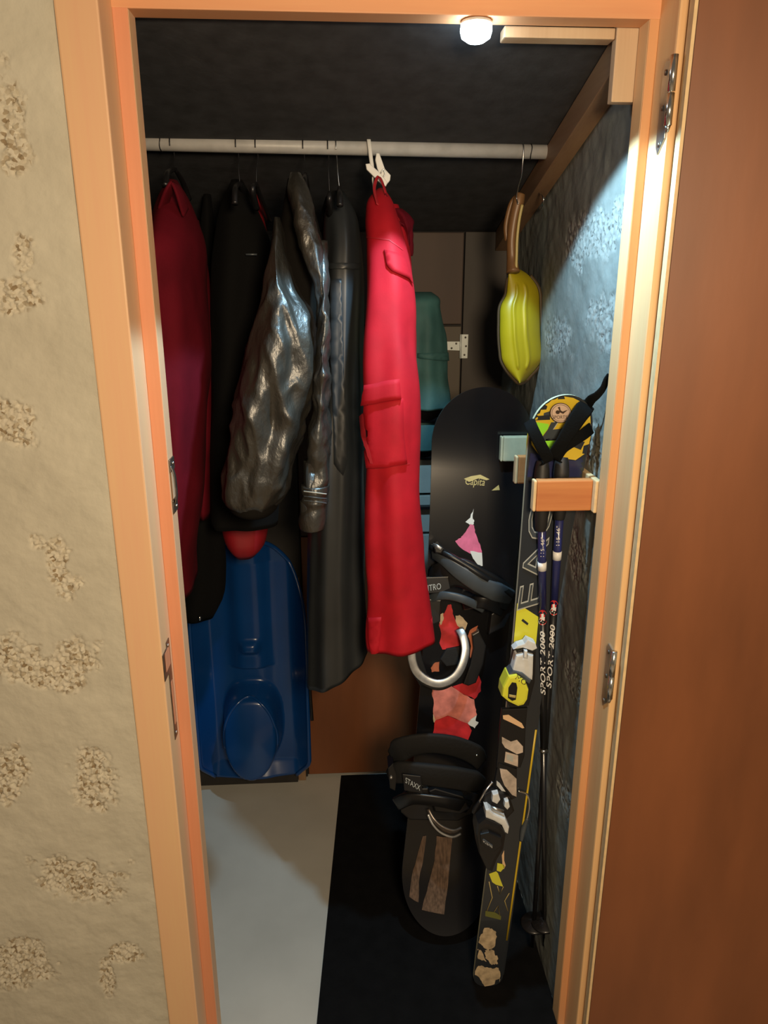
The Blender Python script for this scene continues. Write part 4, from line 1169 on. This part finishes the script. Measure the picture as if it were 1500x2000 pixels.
# heel piece
hl = empty('heel_piece', (0, 0, 0), None, None); hl.parent = sk; hl.location = -sk.location; hl['label'] = 'black and white heel piece with brake'
S('rail', ZB([(375, 40), (520, 90), (515, 310), (480, 330), (340, 220)]), .0, .010, 'bind_black', par=hl)
S('rail_print', ZB([(385, 85), (440, 95), (515, 165), (515, 305), (480, 290), (420, 215), (395, 150)]), .010, .011, 'dirty_white', 0, hl)
S('rail_print', ZB([(360, 180), (385, 200), (430, 265), (400, 260), (360, 215)]), .010, .011, 'snow_white', 0, hl)
S('brake_pad', ZB([(270, 300), (330, 265), (470, 330), (500, 420), (440, 480), (300, 440), (250, 380)]), .008, .030, 'bind_black', .004, hl)
S('arm', ZB([(330, 290), (375, 280), (390, 330), (365, 365), (325, 345)]), .028, .042, 'snow_white', .003, hl)
S('arm', ZB([(425, 345), (455, 340), (465, 385), (445, 410), (420, 385)]), .028, .042, 'snow_white', .003, hl)
tube('axle', [PP(960, 1577, ST + sn * .046, sn), PP(983, 1585, ST + sn * .046, sn)], .004, M['steel'], hl, 10)
S('cup', ZB([(275, 410), (300, 405), (340, 440), (430, 480), (460, 545), (450, 600), (425, 585), (400, 530), (340, 495), (275, 470)]), .020, .055, 'snow_white', .004, hl)
hb = S('housing', ZB([(215, 520), (275, 475), (390, 525), (440, 600), (420, 720), (370, 800), (330, 905), (280, 880), (225, 760), (205, 620)]), .008, .060, 'bind_black', .010, hl)
S('release_lever', ZB([(235, 600), (300, 585), (400, 630), (405, 690), (340, 740), (240, 680)]), .058, .068, 'bind_black', .003, hl)
lb = S('badge', ZB([(252, 640), (262, 636), (330, 685), (326, 708), (255, 662)]), .067, .0695, 'bind_grey', .0005, hl)
text_px('lettering', 'MARKER', bvh_of(lb), (943, 1645.5), (5.0, 3.3), (-.6, -7.5), M['print_white'], hl, .0006)
tube('brake_wire', [PP(962, 1527, ST + sn * .01, sn), PP(948, 1545, ST + sn * .02, sn), PP(936, 1566, ST + sn * .02, sn), PP(926, 1580, ST + sn * .02, sn)], .0028, M['bright_steel'], hl, 8)
tube('brake_foot', [PP(938, 1564, ST + sn * .02, sn), PP(928, 1580, ST + sn * .02, sn), PP(925, 1588, ST + sn * .02, sn)], [.004, .006, .004], M['bind_black'], hl, 8)
tube('brake_wire', [PP(1012, 1545, ST + sn * .004, sn), PP(1030, 1552, ST + sn * .002, sn), PP(1034, 1575, ST + sn * .002, sn), PP(1029, 1601, ST + sn * .002, sn)], .0025, M['bright_steel'], hl, 8)
tube('brake_foot', [PP(1030, 1598, ST + sn * .002, sn), PP(1022, 1620, ST + sn * .002, sn), PP(1018, 1642, ST + sn * .002, sn)], [.004, .007, .004], M['bind_grey'], hl, 8)
# tail artwork
for m_, p in (('ski_lemon', [(222, 862), (285, 885), (282, 970), (210, 940)]), ('ski_lemon', [(300, 905), (355, 885), (370, 900), (410, 1005), (355, 990), (325, 970)]), ('ski_lemon', [(360, 880), (365, 820), (410, 830), (425, 850), (390, 890)]), ('peach', [(405, 830), (400, 760), (418, 720), (418, 800), (430, 840), (415, 870)])):
    patch_px('artwork', ZB(p), bvs, .0008, M[m_], sk, cut=9)
def line_px(pts, wd, m_, off=.001):
    q = [hit(bvs, x, y, off) for x, y in ZB(pts)]
    q = [a for a in q if a is not None]
    if len(q) > 1:
        ribbon('artwork_line', q, sxv, wd, .0006, M[m_], sk, k=1)
for l in ([(300, 965), (325, 1090), (283, 1195)], [(365, 1000), (385, 1065), (412, 1005)], [(458, 1055), (422, 1115), (447, 1195)], [(340, 1200), (370, 1155), (385, 1235)]):
    line_px(l, .0018, 'ptex_gold')
patch_px('artwork', ZB([(272, 1195), (345, 1205), (395, 1235), (392, 1265), (270, 1235)]), bvs, .0007, mat('dull_lime', (.13, .14, .03, 1), .5), sk, cut=9)
for i, p in enumerate(([(260, 1330), (300, 1325), (350, 1350), (358, 1400), (340, 1480), (290, 1500), (240, 1460), (200, 1430), (195, 1380), (235, 1385)],
          [(270, 1500), (330, 1500), (365, 1560), (370, 1610), (320, 1615), (270, 1560)],
          [(180, 1630), (240, 1620), (300, 1640), (375, 1640), (388, 1700), (370, 1780), (320, 1815), (280, 1810), (240, 1740), (190, 1690)],
          [(190, 1490), (235, 1500), (280, 1590), (230, 1570), (185, 1540)])):
    patch_px('scuff', rough(ZB(p), 1.7, 5, i), bvs, .0008 + i * .0003, M['scuff_tan'], sk, cut=9)

# ------------------------------------------------------------------ wooden rack on the right wall
rk = empty('ski_rack', (WALLX, .14, 1.27), 'wooden ski rack on the right wall with three square arms', 'rack')
zr0, zr1 = P(1100, 998, Y=.133).z, P(1100, 936, Y=.133).z
box('back_board', (WALLX - .013, .115, zr0), (WALLX - .001, .562, zr1), M['rack_end'], rk, .002)
def arm(pxl, y, m_side, m_end, xl=None):
    x = P(pxl, 965, Y=y).x
    a = box('arm', (x + .0065, y, zr0 + .001), (WALLX - .0132, y + .020, zr1 - .001), M[m_side], rk, .003)
    box('end_face', (x, y, zr0 + .001), (x + .0062, y + .020, zr1 - .001), M[m_end], rk, .003)
arm(1042, .128, 'rack_side', 'rack_end')
arm(1004, .330, 'rack_side', 'rack_end')
arm(974, .540, 'rack_pale', 'rack_pale')

# ------------------------------------------------------------------ poles
def pole(top, bot, Yt, Yb_, label, gpts, band_y, txt_org, logo_y, size_org, first):
    a = P(top[0], top[1], Y=Yt); b = P(bot[0], bot[1], Y=Yb_)
    p = empty('ski_pole', b, label, 'ski pole', 'pair of ski poles hanging on the rack')
    def q(py):   # point of the shaft axis seen at image height py
        lo, hi = 0.0, 1.0
        for _ in range(40):
            m_ = (lo + hi) / 2; c = a.lerp(b, m_) - CAM
            z = c.dot(ray(750, 1000).normalized()); upv = ray(750, 0) - ray(750, 1000)
            yy = 1000 - F * c.dot(upv.normalized()) / z
            if yy < py: lo = m_
            else: hi = m_
        return a.lerp(b, (lo + hi) / 2)
    mid = q(1190); low = q(1465); 
    s1 = tube('shaft_upper', [a, mid], [.0085, .0082], M['pole_blue'], p, 16)
    s2 = tube('shaft_middle', [mid, low], [.0082, .0070], M['pole_black'], p, 16)
    tube('shaft_lower', [low, b], [.0066, .0050], M['pole_black'], p, 14)
    tube('joint_ring', [low + Vector((0, 0, .004)), low - Vector((0, 0, .004))], .0082, M['bright_steel'], p, 14)
    bb = q(band_y)
    tube('band', [q(band_y - 8), q(band_y + 8)], .0089, M['print_white'], p, 16)
    bvp = bvh_of(s1, s2)
    # grip
    g = [P(x, y, Y=Yt + dy) for x, y, dy in gpts]
    tube('grip', g, [.011, .014, .0155, .0135, .0145, .0125, .010], M['grip'], p, 14)
    # basket and tip
    d = (b - a).normalized()
    lathe('basket', [(.006, .012), (.012, .010), (.030, .003), (.034, 0), (.030, -.001), (.010, .004), (.006, .002)], q(bot[1] - 45), M['pole_black'], p, 24, -d)
    tube('tip', [b - d * .03, b], [.0045, .0015], M['steel'], p, 8)
    text_px('lettering', 'SPORT 2000', bvp, txt_org, (txt_org[2] * 17, -23.4), (-12.5, -1), M['print_white'], p, .0006, shear=.2, offset=.012)
    text_px('lettering', "115-46\"", bvp, size_org, (.3, -13), (-9, 0), M['print_white'], p, .0006)
    cy = logo_y
    cx = first
    patch_px('logo', circ(cx, cy, 9, 15), bvp, .0005, M['print_red'], p, cut=5)
    patch_px('logo', [(cx - 9, cy + 1), (cx + 9, cy - 2), (cx + 8, cy + 6), (cx + 6, cy + 12), (cx, cy + 15), (cx - 6, cy + 12)], bvp, .0007, M['print_white'], p, cut=5)
    patch_px('logo', [(cx - 7, cy + 5), (cx + 7, cy + 4), (cx + 5, cy + 11), (cx, cy + 13), (cx - 5, cy + 11)], bvp, .0009, M['pole_black'], p, cut=5)
    patch_px('logo', [(cx - 2, cy - 7), (cx + 2, cy - 8), (cx + 2, cy + 2), (cx - 2, cy + 3)], bvp, .0009, M['print_white'], p, cut=5)
    return p, bvp
pA, bvA = pole((1058, 990), (1064, 1846), .163, .235, 'left ski pole, blue above and black below, crossing in front of the ski',
          [(1060, 900, .006), (1059, 915, .004), (1058, 935, .002), (1058, 955, 0), (1058, 985, 0), (1057, 1020, 0), (1056, 1036, 0)], 1105, (1064.8, 1358, -.01), 1206, (1062, 1090), 1059.5)
pB, bvB = pole((1094, 990), (1040, 1848), .166, .245, 'right ski pole, nearer the rendered wall, with the higher lettering',
          [(1098, 893, .004), (1097, 905, .002), (1096, 925, 0), (1095, 945, 0), (1094, 975, 0), (1093, 1000, 0), (1092, 1014, 0)], 1084, (1076, 1345, .087), 1187, (1092.5, 1068), 1081.6)
# wrist straps looped over the ski tips (parts of the poles)
def strap_px(pts, wd, parent, taper=None, wdir=None):
    return ribbon('wrist_strap', [P(x, y, Y=Y) for x, y, Y in pts], wdir or Vector((.75, 0, .65)), wd, .003, M['web'], parent, taper=taper)
strap_px([(1062, 905, .150), (1070, 897, .142), (1056, 870, .140), (1042, 842, .145), (1036, 828, .158), (1034, 822, .185)], .022, pA, wdir=Vector((.85, 0, .5)))
strap_px([(1090, 900, .155), (1082, 890, .144), (1100, 862, .138), (1122, 826, .140), (1140, 800, .148), (1150, 790, .170)], .026, pB, [.8, .9, 1, 1.2, 1.3, 1], wdir=Vector((.85, 0, -.5)))
strap_px([(1085, 895, .150), (1098, 876, .142), (1118, 862, .140), (1140, 848, .146), (1155, 836, .165)], .022, pB, wdir=Vector((.5, 0, -.85)))
strap_px([(1146, 792, .168), (1155, 780, .150), (1166, 772, .140), (1178, 758, .135), (1184, 742, .134), (1190, 732, .136)], .016, pB, [1.3, 1.1, .9, .75, .7, .6], wdir=Vector((.5, .1, -.85)))

# ------------------------------------------------------------------ yellow shovel hung from the rail
SY = .58
sh = empty('shovel', P(1016, 620, Y=SY), 'yellow plastic snow shovel with brown grip hanging by a wire at right', 'shovel')
def shovel():
    L_ = [(523, 992, 1010), (533, 993, 1028), (545, 992, 1040), (560, 990, 1050), (575, 988, 1054), (595, 978, 1055), (630, 975, 1056), (660, 975, 1057), (685, 977, 1059), (705, 980, 1058), (720, 988, 1048), (735, 1000, 1034), (745, 1010, 1024), (748, 1014, 1019)]
    R = interp(L_, 60)
    n, m = 60, 30
    v, f = [], []
    for i in range(n):
        y, l, r = R[i]
        s = i / (n - 1)
        for j in range(m + 1):
            u = j / m
            x = l + (r - l) * u
            c = 4 * u * (1 - u)
            dep = .052 * math.sin(min(1, s * 1.5 + .05) * math.pi / 2) * (1 - .35 * s) * c ** .75
            rib = 0
            for uc, amp in ((.36, .006), (.64, .006)):
                rib += amp * math.exp(-((u - uc - .10 * (s - .5)) / .035) ** 2) * (1 if .15 < s < .88 else 0)
            v.append(P(x, y, Y=SY - dep - rib + .035 * u))
    k = m + 1
    for i in range(n - 1):
        for j in range(m):
            f.append((i * k + j, i * k + j + 1, (i + 1) * k + j + 1, (i + 1) * k + j))
    o = obj('scoop', v, f, M['yellow_pl'], sh, True)
    md = o.modifiers.new('thickness', 'SOLIDIFY'); md.thickness = .004; md.offset = -1
    rim = [v[i * k + m] for i in range(4, n, 2)] + [v[i * k] for i in range(n - 1, 3, -2)]
    tube('rim', [p + Vector((0.002, .006, -.001)) for p in rim], .006, M['rim_brown'], sh, 8, k=2)
shovel()
H = lambda x, y, d=0: P(x, y, Y=SY + d)
tube('grip', [H(1002, 532, -.010), H(1000, 505), H(999, 475), H(1001, 450), H(1006, 420), H(1013, 392), H(1017, 378)], [.016, .012, .011, .0115, .012, .013, .010], M['handle_wood'], sh, 16)
tube('grip_edge', [H(1008, 525, -.018), H(1009, 495, -.014), H(1010, 465, -.014), H(1014, 430, -.016), H(1020, 400, -.016)], .0035, M['ptex_gold'], sh, 8)
tube('guard', [H(990, 470, .01), H(988, 445, .01), H(992, 420, .01), H(1000, 395, .01), H(1012, 382, .01)], .006, M['handle_wood'], sh, 8)
hk = empty('wire_hook', rail_pt(P(1019, 297, Y=RY).x), 'thin wire hook from the rail holding the yellow shovel', 'hook')
c = rail_pt(P(1019, 297, Y=RY).x)
tube('wire', [c + Vector((0, .016, -.004)), c + Vector((0, .010, .0138)), c + Vector((0, -.006, .0155)), c + Vector((0, -.016, .002)), c + Vector((0, -.013, -.03)), P(1018, 345, Y=RY), P(1013, 362, Y=RY + .02), P(1009, 385, Y=SY - .012), P(1012, 398, Y=SY - .02)], .0014, M['wire'], hk, 8)
wh = empty('wall_hook', (WALLX, .50, 1.82), 'small bright steel screw hook on the right wall beside the shovel grip', 'hook')
cx, cy = 1053, 390
Xh = WALLX - .020
pts = [P(1060, 405, X=WALLX), P(1056, 408, X=Xh), P(1061, 396, X=Xh - .004), P(1061, 384, X=Xh - .005), P(1056, 377, X=Xh - .004), P(1050, 377, X=Xh), P(1049, 386, X=Xh)]
tube('hook', pts, .0024, M['bright_steel'], wh, 8)
